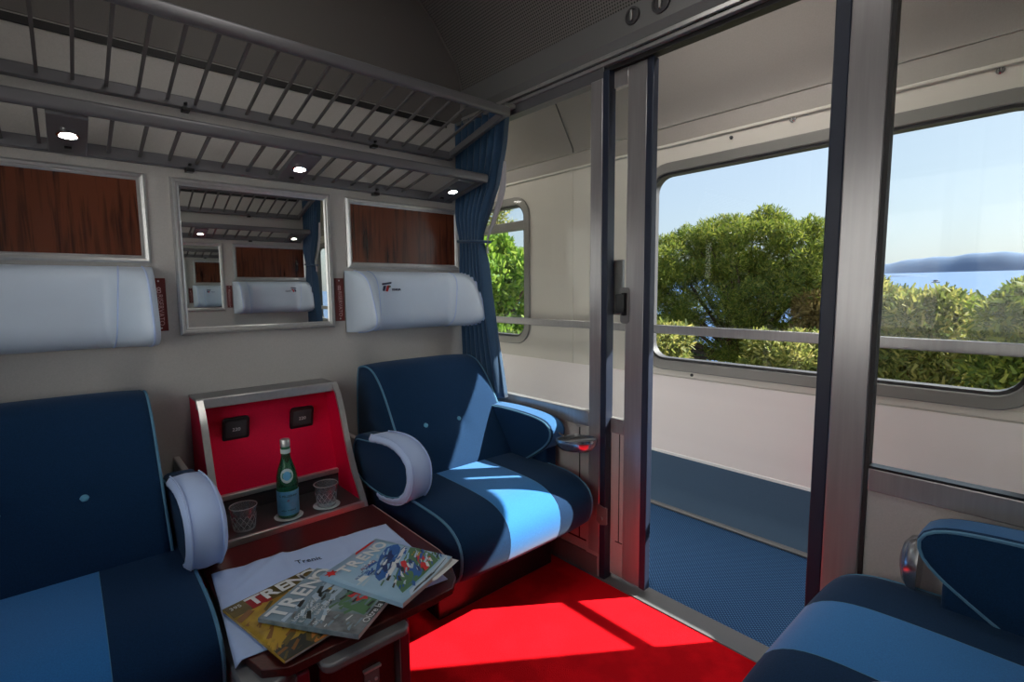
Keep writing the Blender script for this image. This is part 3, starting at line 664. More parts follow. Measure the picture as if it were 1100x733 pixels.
# =================================================================== SEATS
def seat(xc, label, side, flip=False, name='armchair_seat', arm_back=0.0, arm_in=0.0, bx=(-.085, .085), cdx=0.0):
    """side=+1: the partition/outer arm is on local +x and the covered arm on local -x"""
    r = thing(name, label, 'seat', (xc, S if flip else 0, 0), PI if flip else 0)
    hw = .31
    # base
    build(MB().box(-hw+.03, hw-.02, -.66, -.02, 0, .22), 'base', M['black'], r, bevel=.004)
    build(MB().box(-hw-.02, hw+.0, -.70, -.05, .20, .245), 'seat_frame', M['black'], r, bevel=.006)
    # cushion with lighter middle stripe
    cp = [(-.25, .27), (-.25, .45), (-.45, .445), (-.70, .445), (-.82, .435), (-.885, .395), (-.90, .34), (-.885, .27), (-.83, .235), (-.60, .235), (-.35, .25)]
    mb = MB(); P = pad(mb, cp, -hw+cdx, hw+cdx, r=.014, nx=24, crown=.008, stripe=(-.118+cdx, .118+cdx), npr=72)
    cu = build(mb, 'seat_cushion', [M['navy'], M['sky_velvet']], r, smooth=70)
    for x in (-hw+.004+cdx, hw-.004+cdx): build(piping(P, x, .0045, .004), 'piping', M['piping'], cu)
    for x in (-.118+cdx, .118+cdx):
        Q = [q for q in offset2(P, -.0065)]
        build(MB().tube([(x, q.x, q.y) for q in Q], .0018, 5, closed=True), 'seam', M['piping'], cu)
    # backrest
    bp = [(-.01, .30), (-.01, .825), (-.08, .850), (-.16, .842), (-.225, .795), (-.285, .72), (-.345, .62), (-.41, .53), (-.475, .44), (-.46, .36), (-.25, .30)]
    mb = MB(); P = pad(mb, bp, -.260, .280, r=.014, nx=40, crown=.008, dimples=tuple((x, .61, .014) for x in bx), npr=96)
    bk = build(mb, 'backrest', M['navy'], r, smooth=70)
    for x in (-.257, .277): build(piping(P, x, .0042, .004), 'piping', M['piping'], bk)
    for x in bx:
        b = build(MB().lathe([(0, -.011), (.006, -.010), (.011, -.006), (.0125, 0), (.011, .004)], ax='y', n=18), 'button', M['button'], bk); b.location = (x, -.342, .61)
    # covered arm (towards the middle unit)
    s = -side
    ap = [(-.20, .43), (-.20, .60), (-.34, .615), (-.48, .635), (-.57, .63), (-.635, .60), (-.655, .56), (-.645, .49), (-.57, .425), (-.42, .40)]
    ap = [(y+arm_back, z) for y, z in ap]; xa0, xa1 = (s*(.372+arm_in), s*(.292+arm_in)); x0, x1 = min(xa0, xa1), max(xa0, xa1)
    mb = MB(); P = pad(mb, ap, x0, x1, r=.010, nx=6, crown=.002, npr=64); arm = build(mb, 'armrest', M['navy'], r, smooth=70)
    # linen cover: band over top, nose and underside lapping onto both sides
    cov = MB(); n = len(P); idx = [i for i in range(n) if P[i].x < -.33]
    # order along the outline
    st = next(i for i in range(n) if P[i].x < -.36 and P[i-1].x >= -.36 and P[i].y > .5) if any(P[i].x < -.36 and P[i-1].x >= -.36 and P[i].y > .5 for i in range(n)) else None
    if st is None:
        P2 = list(reversed(P)); st = next(i for i in range(n) if P2[i].x < -.36 and P2[i-1].x >= -.36 and P2[i].y > .5); PP = P2
    else: PP = P
    run = []
    for k in range(n):
        q = PP[(st+k) % n]
        if q.x < -.40 or q.y > .5: run.append((st+k) % n)
        else: break
    Oo = offset2(PP, -.006); Oi = offset2(PP, .014)
    cs = [(x0-.005, Oi), (x0-.006, offset2(PP, .006)), (x0+.002, Oo), ((x0+x1)/2, offset2(PP, -.009)), (x1-.002, Oo), (x1+.006, offset2(PP, .006)), (x1+.005, Oi)]
    rows = [[(x, Q[i].x+.0016*math.sin(i*1.9+x*90), Q[i].y+.0016*math.cos(i*2.3+x*70)) for i in run] for x, Q in cs]
    m_ = len(run); vs = [p for row in rows for p in row]
    cov.add(vs, [(a*m_+b, (a+1)*m_+b, (a+1)*m_+b+1, a*m_+b+1) for a in range(len(cs)-1) for b in range(m_-1)])
    ac = build(cov, 'arm_cover', M['linen'], arm, smooth=80, solid=.003)
    for x in (x0+.004, x1-.004):
        Q = offset2(PP, -.010)
        build(MB().tube([(x, Q[i].x, Q[i].y) for i in run], .0025, 6), 'cover_seam', M['linen'], arm)
    for x in (x0-.001, x1+.001):
        build(MB().tube([(x, q.x, q.y) for q in offset2(PP, .016)], .003, 5, closed=True), 'piping', M['piping'], arm)
    build(MB().box(min(s*.37, s*.35), max(s*.37, s*.35), -.30, 0, .50, .585), 'arm_bracket', M['wall'], r, bevel=.004)
    # bare arm on the partition side, with the cut-away lower edge
    ap = [(-.20, .33), (-.20, .63), (-.40, .645), (-.60, .640), (-.685, .625), (-.715, .585), (-.69, .53), (-.60, .465), (-.48, .39), (-.36, .345)]
    x0, x1 = (.235, .325) if side > 0 else (-.325, -.235)
    mb = MB(); P = pad(mb, ap, x0, x1, r=.009, nx=8, crown=.002, npr=64, stripe=(x0+.013, x1-.013)); a2 = build(mb, 'armrest', [M['navy'], M['arm_blue']], r, smooth=70)
    xe = x0+.002 if side > 0 else x1-.002
    build(MB().tube([(xe, q.x, q.y) for q in offset2(P, .004)], .0042, 6, closed=True), 'piping', M['piping'], a2)
    build(MB().box(x0+.02, x1-.004, -.66, -.30, .40, .56), 'arm_block', M['navy'], a2, bevel=.01)
    return r
def ashtray(parent, side, folded=False):
    a = bpy.data.objects.new('ashtray', None); link(a, parent)
    if not folded:
        a.location = (side*.27, -.80, .575); a.rotation_euler = (math.radians(-6), 0, 0)
        top = resample(smooth_loop([(-.065, .06), (.055, .06), (.065, -.04), (.03, -.105), (-.035, -.105), (-.07, -.04)]), 32)
        build(MB().ring([(q.x, q.y) for q in top], [(q.x, q.y) for q in offset2(top, .006)], 'z', -.004, .006), 'rim', M['ashtray'], a, smooth=40)
        build(MB().prism([(q.x, q.y) for q in offset2(top, .004)], 'z', -.003, .003), 'lid', M['shelf_grey'], a, smooth=20)
        build(MB().box(-.05, .055, -.002, .002, .003, .005), 'lid_ridge', M['ashtray'], a)
        dish = MB(); n = 32; rows = []
        for k, (sc, z) in enumerate(((1, -.003), (.93, -.02), (.72, -.038), (.35, -.044), (.02, -.045))):
            rows += [(q.x*sc, (q.y+.02)*sc-.02, z) for q in top]
        dish.add(rows, [(k*n+i, k*n+(i+1) % n, (k+1)*n+(i+1) % n, (k+1)*n+i) for k in range(4) for i in range(n)])
        build(dish, 'dish', M['ashtray'], a, smooth=60)
        build(MB().tube([(0.0, .055, 0), (.01, .09, .012)], .008, 8).tube([(-.03, .06, 0), (.04, .06, 0)], .006, 8), 'hinge', M['chrome'], a)
    return a
sR = seat(-.35, 'blue velvet armchair seat under the curtain, next to the sliding door', +1, bx=(-.12, .045), cdx=-.035)
ashtray(sR, 1)
# small steel bracket at the end of the cushion
tag(build(MB().prism([(-.905, .30), (-.86, .31), (-.855, .24), (-.875, .225), (-.905, .235)], 'x', -.006, .003).lathe([(0, -.012), (.007, -.012), (.008, -.004), (0, -.004)], (0, -.882, .255), 12, ax='x'), 'seat_catch', M['alu_paint'], bevel=.001), 'small grey metal catch plate on the partition by the seat front', 'bracket')
sL = seat(-1.64, 'blue velvet armchair seat left of the drinks cabinet, cut by the frame', -1, bx=(-.065, .105))
sO = seat(-.37, 'blue velvet armchair seat at lower right, on the opposite side by the door post', -1, True, arm_back=-.02, arm_in=.07)
sO2 = seat(-1.64, 'blue velvet armchair seat on the opposite side, away from the corridor', +1, True)
# steel drop shaped ashtray hanging closed on the opposite arm (dish folded down)
fa = thing('hanging_ashtray', 'polished steel ashtray folded down at the nose of the lower right armrest', 'ashtray', (-.060, -1.875, .50))
dm = MB(); n = 28; rows = []
for sc, y in ((1, 0), (.9, .018), (.62, .032), (.25, .038), (.02, .039)):
    for q in range(n):
        a = 2*PI*q/n; rx = .042*math.sin(a); rz = -.075*math.cos(a)+.02*(abs(math.sin(a)))**2*0
        w = 1-.35*max(0, math.cos(a+PI)); rows.append((rx*sc*w, y, rz*sc+.0))
dm.add(rows, [(k*n+i, k*n+(i+1) % n, (k+1)*n+(i+1) % n, (k+1)*n+i) for k in range(4) for i in range(n)]+[tuple(range(n))])
build(dm, 'dish', M['ashtray'], fa, smooth=60)
build(MB().tube([(-.02, -.004, .075), (.02, -.004, .075)], .006, 8).tube([(0, 0, .07), (0, -.02, .085)], .005, 8), 'hinge', M['chrome'], fa)

# =================================================================== DRINKS CABINET
cbx0, cbx1 = -1.228, -.752
cb = thing('drinks_cabinet', 'red drinks cabinet with aluminium edges between the two seats', 'cabinet', (-.99, 0, 0))
def C(mb, nm, m, **k):
    mb.v = [(v[0]+.99, v[1], v[2]) for v in mb.v]; return build(mb, nm, M[m], cb, **k)
front = [(-.140, .800), (-.175, .76), (-.205, .70), (-.235, .62), (-.262, .55), (-.30, .48), (-.345, .42), (-.385, .36), (-.40, .32), (-.405, .24), (-.41, .0)]
sideP = [(-.002, 0), (-.002, .79)]+front
for x0, x1 in ((cbx0, cbx0+.014), (cbx1-.014, cbx1)):
    C(MB().prism(sideP, 'x', x0, x1), 'side_panel', 'red_panel', smooth=0)
    # aluminium edge following the curved front
    k = len(front); e = MB(); vs = []
    for y, z in front:
        for dx in (x0-.003, x1+.003):
            vs += [(dx, y-.004, z+.003), (dx, y+.008, z)]
    e.add(vs, [(4*i, 4*i+2, 4*i+6, 4*i+4) for i in range(k-1)]+[(4*i+1, 4*i+5, 4*i+7, 4*i+3) for i in range(k-1)]+[(4*i, 4*i+4, 4*i+5, 4*i+1) for i in range(k-1)]+[(4*i+2, 4*i+3, 4*i+7, 4*i+6) for i in range(k-1)])
    C(e, 'edge_trim', 'alu_light', smooth=40)
C(MB().box(cbx0-.002, cbx1+.002, -.138, -.0, .790, .800), 'top', 'alu_paint', bevel=.003)
C(MB().box(cbx0-.004, cbx1+.004, -.148, -.134, .768, .803), 'top_trim', 'alu_light', bevel=.003)
C(MB().add([(x, y, z) for x in (cbx0+.013, cbx1-.013) for y, z in ((-.05, .79), (-.15, .44), (-.14, .44), (-.04, .79))], [(0, 1, 5, 4), (3, 7, 6, 2), (0, 4, 7, 3), (1, 2, 6, 5), (0, 3, 2, 1), (4, 5, 6, 7)]), 'back_panel', 'red_panel', smooth=0)
C(MB().box(cbx0+.012, cbx1-.012, -.165, -.145, .44, .458), 'back_trim', 'alu_light', bevel=.002)
C(MB().box(cbx0+.013, cbx1-.013, -.375, -.10, .376, .388), 'shelf', 'shelf_grey', bevel=.001)
C(MB().box(cbx0+.013, cbx1-.013, -.16, -.14, .388, .442), 'riser', 'shelf_grey', bevel=.001)
C(MB().box(cbx0+.013, cbx1-.013, -.388, -.374, .370, .392), 'shelf_trim', 'alu_light', bevel=.002)
C(MB().box(cbx0+.013, cbx1-.013, -.34, -.02, .02, .374), 'lower_panel', 'maroon', bevel=.002)
for cxs in (-1.108, -.877):
    # dark recessed sockets on the sloping back panel
    y = -.05-.10*(.79-.675)/.35
    g = bpy.data.objects.new('socket', None); link(g, cb); g.matrix_local = basis((cxs+.99, y-.012, .675), (1, 0, 0), (0, -.275, .961))
    build(MB().prism(rrect(-.044, .044, -.045, .045, .012), 'z', 0, .012), 'socket_frame', M['black'], g, bevel=.002)
    build(MB().prism(rrect(-.034, .034, -.03, .034, .006), 'z', .012, .014), 'socket_flap', M['rubber'], g, bevel=.001)
    text('220', .018, M['white'], g, basis((0, 0, .0145), (1, 0, 0), (0, 1, 0)), 'lettering')
# bottle and glasses
def ring_coaster(x, y, z, label, grp=None):
    return tag(build(MB().lathe([(0, 0), (.046, 0), (.047, .002), (.043, .003), (.042, .0015), (0, .0015)], (x, y, z), 32), 'coaster', M['label_white']), label, 'coaster')
ZS = .388
ring_coaster(-1.008, -.315, ZS, 'round white rimmed coaster under the green bottle')
ring_coaster(-.876, -.315, ZS, 'round white rimmed coaster under the right hand glass')
bt = thing('water_bottle', 'green glass mineral water bottle with pale blue label on the cabinet shelf', 'bottle', (-1.008, -.315, ZS+.0025))
pr = [(0, 0), (.030, 0), (.034, .004), (.0345, .02), (.0345, .125), (.033, .145), (.027, .170), (.020, .190), (.0155, .207), (.014, .225), (.014, .238), (.016, .240), (.016, .246), (.0135, .247)]
build(MB().lathe(pr, n=36), 'glass_body', M['bottle'], bt, smooth=60)
build(MB().lathe([(.0349, .012), (.0352, .014), (.0352, .094), (.0349, .096)], n=36), 'label', M['label_blue'], bt, smooth=60)
build(MB().lathe([(.0153, .240), (.0158, .2405), (.0160, .268), (.0145, .270), (0, .270)], n=24), 'cap', M['alu_light'], bt, smooth=40)
build(MB().lathe([(.0150, .222), (.0160, .223), (.0160, .236), (.0150, .237)], n=24), 'cap_band', M['label_white'], bt, smooth=40)
an = math.radians(-106)
fd = Vector((math.cos(an), math.sin(an), 0)); tg = Vector((-fd.y, fd.x, 0))
def on_cyl(pts, rf, z0, nm, m, k=.0):
    mb = MB(); n = len(pts); vs = []
    for a, z in pts:
        r_ = rf(z0+z)+.0009; t = a/r_; d = fd*math.cos(t)+tg*math.sin(t); vs.append((d.x*r_, d.y*r_, z0+z))
    c = (sum(v[0] for v in vs)/n, sum(v[1] for v in vs)/n, sum(v[2] for v in vs)/n)
    cc = Vector((c[0], c[1], 0)); sc = (rf(c[2])+.0012)/max(cc.length, 1e-6); vs.append((c[0]*sc, c[1]*sc, c[2]))
    mb.add(vs, [(i, (i+1) % n, n) for i in range(n)]); return build(mb, nm, m, bt, smooth=60)
rf = lambda z: float(np.interp(z, [.0, .125, .145, .17, .19, .207], [.0345, .0345, .033, .027, .020, .0155]))
on_cyl([(.021*math.cos(2*PI*k/20), .024*math.sin(2*PI*k/20)) for k in range(20)], rf, .150, 'neck_label', M['label_white'])
on_cyl([(.013*math.cos(2*PI*k/20), .015*math.sin(2*PI*k/20)) for k in range(20)], lambda z: rf(z)+.0006, .150, 'neck_label_mark', M['label_blue'])
# wrap lettering letters round the label
def wrap_text(s, z, size, m, rad, spread):
    n = len(s)
    for i, ch in enumerate(s):
        if ch == ' ': continue
        t = (i-(n-1)/2)*spread/rad
        d = fd*math.cos(t)+tg*math.sin(t); tt = -fd*math.sin(t)+tg*math.cos(t)
        text(ch, size, m, bt, basis((d.x*rad, d.y*rad, z), tt, (0, 0, 1)), 'lettering', extr=.0002)
wrap_text('S.PELLEGRINO', .080, .010, M['logo_dark'], .0356, .0048)
wrap_text('*', .060, .020, M['logo_red'], .0356, .004)
wrap_text('ACQUA MINERALE', .030, .006, M['logo_dark'], .0356, .0034)
def tumbler(x, y, z, label):
    r = thing('glass_tumbler', label, 'glass', (x, y, z), 0, None)
    mb = MB(); n = 40; rows = []
    H = .078
    outer = []
    for k in range(17):
        t = k/16; rad = .031+.010*t; outer.append((rad, t*H))
    for k, (rad, h_) in enumerate(outer):
        for q in range(n):
            a = 2*PI*q/n
            cut = .0022*abs(math.sin((a*5+h_/H*PI*2.2)))*abs(math.sin((a*5-h_/H*PI*2.2))) if .08 < h_/H < .72 else 0
            rows.append(((rad-cut)*math.cos(a), (rad-cut)*math.sin(a), h_))
    inner = [(.0385, H), (.037, H*.7), (.034, H*.35), (.030, .014), (.018, .010), (0.0005, .010)]
    for rad, h_ in inner:
        for q in range(n):
            a = 2*PI*q/n; rows.append((rad*math.cos(a), rad*math.sin(a), h_))
    K = 17+len(inner)
    mb.add(rows, [(k*n+q, k*n+(q+1) % n, (k+1)*n+(q+1) % n, (k+1)*n+q) for k in range(K-1) for q in range(n)]+[tuple(range(n-1, -1, -1)), tuple((K-1)*n+q for q in range(n))])
    build(mb, 'glass_body', M['tumbler'], r, smooth=40)
    ct = MB(); rad = lambda t: .0315+.010*t
    for s_ in (1, -1):
        for k in range(12):
            ct.tube([((rad(t)*math.cos(2*PI*k/12+s_*t*1.5)), (rad(t)*math.sin(2*PI*k/12+s_*t*1.5)), t*H) for t in (.08, .2, .32, .44, .56, .68)], .0007, 4)
    build(ct, 'cut_pattern', M['cut_edge'], r, smooth=60)
    rg = MB().tube([(.0405*math.cos(2*PI*k/32), .0405*math.sin(2*PI*k/32), H) for k in range(32)], .0013, 6, closed=True)
    build(rg, 'rim', M['cut_edge'], r, smooth=60)
    build(MB().tube([(.030*math.cos(2*PI*k/32), .030*math.sin(2*PI*k/32), .003) for k in range(32)], .0028, 6, closed=True), 'foot_ring', M['cut_edge'], r, smooth=60)
    return r
tumbler(-1.148, -.315, ZS+.0005, 'cut glass tumbler on the cabinet shelf, left of the bottle')
tumbler(-.876, -.315, ZS+.0025, 'cut glass tumbler on a coaster, right of the bottle')

# =================================================================== TABLE
ZT = .400
tb = thing('folding_table', 'low maroon folding table with metal lip in front of the drinks cabinet', 'table', (-1.04, -.80, 0))
def T(mb, nm, m, **k):
    mb.v = [(v[0]+1.04, v[1]+.80, v[2]) for v in mb.v]; return build(mb, nm, M[m], tb, **k)
topo = [(-.765, -.45), (-.765, -.88), (-.775, -.95), (-.81, -1.03), (-.845, -1.065), (-.90, -1.07), (-1.25, -1.07), (-1.295, -1.04), (-1.308, -.98), (-1.308, -.45)]
T(MB().prism(topo, 'z', ZT-.020, ZT), 'table_top', 'maroon', bevel=.002)
T(MB().tube([(x+(.001 if x > -1 else -.001), y, ZT-.004) for x, y in topo[:3]], .0035, 6), 'edge_piping', 'pink')
lip = rrect(-1.20, -.985, -1.115, -1.02, .022, 5)
T(MB().prism(rrect(-1.19, -.985, -1.10, -1.02, .022, 5), 'z', ZT-.040, ZT-.018), 'front_lip', 'alu_paint', bevel=.006, seg=3)
T(MB().prism(rrect(-1.335, -1.235, -1.07, -.94, .04, 5), 'z', ZT-.045, ZT-.018), 'side_lip', 'alu_paint', bevel=.006, seg=3)
T(MB().box(-1.185, -1.005, -1.05, -.50, .0, ZT-.045), 'pedestal', 'maroon', bevel=.003)
for x in (-1.215, -.985):
    T(MB().box(x-.014, x+.014, -1.062, -1.03, 0, ZT-.038), 'post', 'post_red', bevel=.004) if 'post_red' in M else None
M['post_red'] = mat('dark_red_metal', (.22, .02, .04), .3, .3)
for x in (-1.222, -.985):
    T(MB().box(x-.013, x+.013, -1.066, -1.03, 0, ZT-.030), 'post', 'post_red', bevel=.004)
    T(MB().box(x-.017, x-.0135, -1.068, -1.03, 0, ZT-.030), 'post_trim', 'alu_paint')
T(MB().prism(rrect(-1.085, -1.048, .245, .285, .003, 2), 'y', -1.054, -1.05), 'latch_plate', 'alu_paint', bevel=.001)
T(MB().box(-1.088, -1.045, -1.060, -1.05, .287, .293), 'latch_lip', 'alu_light', bevel=.001)
for dx in (-.009, .009): T(MB().lathe([(0, -1.058), (.004, -1.057), (.004, -1.052)], (-1.0665+dx, 0, .26), 10, ax='y'), 'rivet', 'alu_light')
T(MB().box(-1.32, -1.24, -.95, -.50, .10, .33), 'left_leaf_box', 'wall', bevel=.004)

# linen cloth
def cloth_pt(u, v):
    A = Vector((-1.296, -.588)); B = Vector((-.806, -.632)); Cc = Vector((-.836, -1.03)); Dd = Vector((-1.33, -.985))
    p = A.lerp(B, u).lerp(Dd.lerp(Cc, u), v)
    z = ZT+.0035+.0030*(.5+.5*math.sin(26*(u+.35*v)+1.5*math.sin(6*v)))*(1-v)*(1-u)+.0022*abs(math.sin(11*u+3*v+1.3))*(1-v)+.003*math.exp(-((u*.8+v*.5-.18)/.035)**2)+.002*math.exp(-((u-.36)/.012)**2)+.002*math.exp(-((u-.70)/.012)**2)+.0018*math.exp(-((v-.33)/.02)**2)
    z += .0035*math.exp(-((u*1.2+v-.42)/.04)**2)*(1 if u < .4 else 0)
    if p.x < -1.318: z = ZT+.004-(-1.318-p.x)*1.2
    return (p.x, p.y, z)
cl = tag(build(MB().grid(cloth_pt, 80, 60), 'table_cloth', M['linen'], smooth=80, solid=.0015), 'creased white linen cloth spread on the maroon table', 'cloth')
cl_o = cl.location
text('Trenitalia', .028, M['logo_dark'], cl, Matrix.Translation(-Vector(cl.location)) @ basis((-1.06, -.700, ZT+.0085), (.98, -.02, 0), (0, 1, 0)) @ Matrix.Shear('XY', 4, (.35, 0)), 'lettering', extr=.0004)

# =================================================================== MAGAZINES
def mg(name, c, rough=.3): return mat(name, c, rough)
MG = {k: mg('print_'+k, c) for k, c in dict(yellow=(.62, .40, .04), olive=(.18, .13, .03), brown=(.25, .10, .02), orange=(.62, .22, .05), dark=(.03, .035, .03), crimson=(.35, .01, .02), white=(.78, .80, .80),
      teal=(.08, .16, .19), steel=(.24, .34, .42), pale=(.50, .62, .72), red=(.72, .03, .03), sky=(.30, .52, .70), blue=(.03, .13, .42), navy=(.02, .04, .15), green=(.10, .22, .10), grey=(.30, .32, .33), gold=(.55, .33, .03)).items()}
noise(MG['yellow'], 22, 0, col2=(.28, .15, .02), coord='Object'); noise(MG['olive'], 30, .6); noise(MG['teal'], 26, 0, col2=(.35, .42, .46)); noise(MG['sky'], 8, 0, col2=(.42, .62, .78)); noise(MG['grey'], 40, .6)
def magazine(label, A, B, D, z, thick, tilt=None, base='white'):
    """A top-left corner, B top-right, D bottom-left of the cover, in world xy; local cover frame x right, y up, origin bottom-left"""
    A = Vector(A); B = Vector(B); D = Vector(D)
    w = (B-A).length; h = (D-A).length
    xd = (B-A).normalized(); yd = (A-D).normalized()
    r = thing('magazine', label, 'magazine', (D.x, D.y, z))
    ang = math.atan2(xd.y, xd.x); r.rotation_euler = (tilt or (0, 0))[0:1] and ((tilt[0], tilt[1], ang) if tilt else (0, 0, ang))
    # page block slightly bent, spine on the left
    curl = (lambda x, y: 0.0)
    return r, w, h
def mag_body(r, w, h, thick, curl, cover, pages='paper'):
    def fn(z0):
        return lambda u, v: (u*w, v*h, z0+curl(u, v))
    mb = MB(); nu, nv = 14, 6
    mb.grid(fn(0), nu, nv); n = len(mb.v); mb.grid(fn(thick), nu, nv)
    N = nv+1
    rim = [(u*N) for u in range(nu)]+[nu*N+v for v in range(nv)]+[u*N+nv for u in range(nu, 0, -1)]+[v for v in range(nv, 0, -1)]
    k = len(rim); mb.f += [(rim[i], rim[(i+1) % k], n+rim[(i+1) % k], n+rim[i]) for i in range(k)]; mb.m += [0]*k
    build(mb, 'pages', M[pages], r, smooth=40)
    c = MB().grid(fn(thick+.0006), nu, nv); build(c, 'cover', cover, r, smooth=60, solid=.0006)
    build(MB().grid(lambda u, v: (-.0008, v*h, -.0004+(thick+.0012)*u+curl(0, v)), 1, nv), 'spine', cover, r, smooth=0, solid=.0008)
def art(r, w, h, thick, curl, pts, m, lvl=1, nm='cover_print'):
    P = [Vector((p[0], p[1])) for p in pts]; P = resample(P, max(len(P)*3, 12)); k = len(P)
    cx_ = sum((p.x for p in P))/k; cy_ = sum((p.y for p in P))/k
    vs = [(p.x*w, p.y*h, thick+.0010+.0003*lvl+curl(p.x, p.y)) for p in P]+[(cx_*w, cy_*h, thick+.0010+.0003*lvl+curl(cx_, cy_))]
    return build(MB().add(vs, [(i, (i+1) % k, k) for i in range(k)]), nm, m, r, smooth=60, recalc=False)
def mtext(r, w, h, thick, curl, s, x, y, size, m, lvl=3, fs=(1, 1), rot=0, bold=0, align='LEFT'):
    z = thick+.0010+.0003*lvl+curl(x+.1, y)+.0004
    return text(s, size, m, r, Matrix.Translation((x*w, y*h, z)) @ Matrix.Rotation(rot, 4, 'Z'), 'lettering', extr=.00015, font_scale=fs, bold=bold, align=align)
flat = lambda u, v: 0.0
def clutter(r, w, h, th, cu, n, reg, mats, seed, lvl=3, big=.06, slant=.5):
    rs_ = random.Random(seed); per = {m: MB() for m in mats}
    for i in range(n):
        m = rs_.choice(mats); cx_ = rs_.uniform(reg[0], reg[1]); cy_ = rs_.uniform(reg[2], reg[3]); a = slant+rs_.uniform(-.35, .35)
        l = big*rs_.uniform(.4, 1.3); t = l*rs_.uniform(.12, .35); c_, s_ = math.cos(a), math.sin(a); vs = []
        for dx, dy in ((-l, -t), (l, -t*rs_.uniform(.2, 1)), (l*.9, t), (-l*rs_.uniform(.5, 1), t)):
            x = min(max(cx_+dx*c_-dy*s_, .0), 1); y = min(max(cy_+dx*s_+dy*c_, 0), 1)
            vs.append((x*w, y*h, th+.0010+.0003*lvl+.00002*i+cu(x, y)))
        per[m].add(vs, [(0, 1, 2, 3)])
    for m, mb in per.items():
        if mb.v: build(mb, 'cover_print', MG[m], r, smooth=0, recalc=False)['kind'] = 'stuff'
def masthead(r, w, h, th, cu, s, x0, x1, y, size, m, fsx=1.0):
    k = len(s)
    for i, ch in enumerate(s):
        x = x0+(x1-x0)*(i+.5)/k
        text(ch, size, m, r, Matrix.Translation((x*w, y*h, th+.0032+cu(x, y))), 'lettering', extr=.00025, font_scale=(fsx, 1), bold=.0016)
z1 = ZT+.011
r, w, h = magazine('yellow railway magazine, front left of the three on the table', (-1.316, -.795), (-1.098, -.752), (-1.257, -1.068), z1, .004)
mag_body(r, w, h, .004, flat, MG['yellow'])
art(r, w, h, .004, flat, [(0, .80), (1, .80), (1, 1), (0, 1)], MG['olive'], 1); art(r, w, h, .004, flat, [(.20, .80), (.42, .80), (.42, .99), (.20, .99)], MG['crimson'], 2)
masthead(r, w, h, .004, flat, 'TRENO', .20, .99, .895, .056, MG['white'], 1.05); mtext(r, w, h, .004, flat, '395', .03, .93, .018, MG['white'], 3)
art(r, w, h, .004, flat, [(0, .0), (.5, .0), (.62, .10), (.4, .16), (0, .19)], MG['dark'], 1); art(r, w, h, .004, flat, [(.30, .0), (.52, .0), (.6, .12), (.42, .17), (.32, .1)], MG['orange'], 2)
art(r, w, h, .004, flat, [(.52, .0), (1, 0), (1, .38), (.72, .38), (.6, .25)], MG['crimson'], 1); art(r, w, h, .004, flat, [(.50, .12), (.60, .12), (.76, .42), (.70, .42)], MG['orange'], 3)
art(r, w, h, .004, flat, [(.0, .22), (.25, .2), (.55, .55), (.35, .6)], MG['gold'], 1); art(r, w, h, .004, flat, [(.45, .2), (.6, .3), (.95, .62), (.7, .66)], MG['brown'], 1)
clutter(r, w, h, .004, flat, 70, (.03, .75, .2, .78), ['yellow', 'gold', 'brown', 'olive', 'yellow'], 1, 2, .09, .6); clutter(r, w, h, .004, flat, 22, (.0, .5, .0, .2), ['dark', 'olive', 'brown'], 2, 3); mtext(r, w, h, .004, flat, 'ALN', .50, .42, .034, MG['white'], 4, (1.1, .9), rot=.5); mtext(r, w, h, .004, flat, 'REPORTAGE', .50, .22, .018, MG['white'], 4, rot=.3)
mtext(r, w, h, .004, flat, 'ROTABILI E LINEE', .62, .13, .010, MG['white'], 4); mtext(r, w, h, .004, flat, 'STORIA E FOTO', .62, .09, .010, MG['white'], 4)
z2 = ZT+.020
cu2 = lambda u, v: .004*(1-v)**2
r, w, h = magazine('dark teal railway magazine lying on the yellow one, middle of the three', (-1.198, -.872), (-1.052, -.775), (-1.122, -1.118), z2, .010)
w = .21; h = .255
# its cover runs along the same heading as in the picture
mag_body(r, w, h, .009, cu2, MG['teal'])
th = .009
art(r, w, h, th, cu2, [(0, .72), (1, .72), (1, 1), (0, 1)], MG['steel'], 1); masthead(r, w, h, th, cu2, 'TRENO', .02, .98, .86, .062, MG['white'], 1.0)
art(r, w, h, th, cu2, [(.35, .52), (1, .5), (1, .72), (.42, .74)], MG['pale'], 2); art(r, w, h, th, cu2, [(.45, .60), (.62, .56), (.66, .66), (.5, .70)], MG['dark'], 3); art(r, w, h, th, cu2, [(.62, .62), (.66, .62), (.67, .66), (.63, .66)], MG['gold'], 4)
art(r, w, h, th, cu2, [(.30, .1), (.98, .1), (.98, .42), (.4, .45)], MG['green'], 2)
art(r, w, h, th, cu2, [(.62+.16*math.cos(a)*(1 if i % 2 else .62), .30+.12*math.sin(a)*(1 if i % 2 else .62)) for i, a in enumerate([2*PI*k/16 for k in range(16)])], MG['red'], 3)
art(r, w, h, th, cu2, [(0, 0), (.30, 0), (.28, .48), (0, .5)], MG['grey'], 2)
clutter(r, w, h, th, cu2, 60, (.02, .98, .46, .78), ['steel', 'pale', 'teal', 'white', 'grey', 'dark'], 4, 3, .07, .2); clutter(r, w, h, th, cu2, 36, (.3, .98, .1, .46), ['dark', 'green', 'teal', 'dark'], 5, 2, .07, -.3); clutter(r, w, h, th, cu2, 30, (.02, .3, .05, .5), ['steel', 'white', 'teal', 'grey'], 6, 3, .05, .1)
for i, s in enumerate(('LOCOMOTIVE', 'IL SERVIZIO', 'LE CARROZZE', 'SPECIALE')): mtext(r, w, h, th, cu2, s, .03, .66-.07*i, .014, MG['white'], 4)
art(r, w, h, th, cu2, [(.12, .0), (1, .0), (1, .075), (.12, .075)], MG['dark'], 2); mtext(r, w, h, th, cu2, 'Oltre la linea', .18, .035, .022, MG['white'], 4)
z3 = ZT+.034
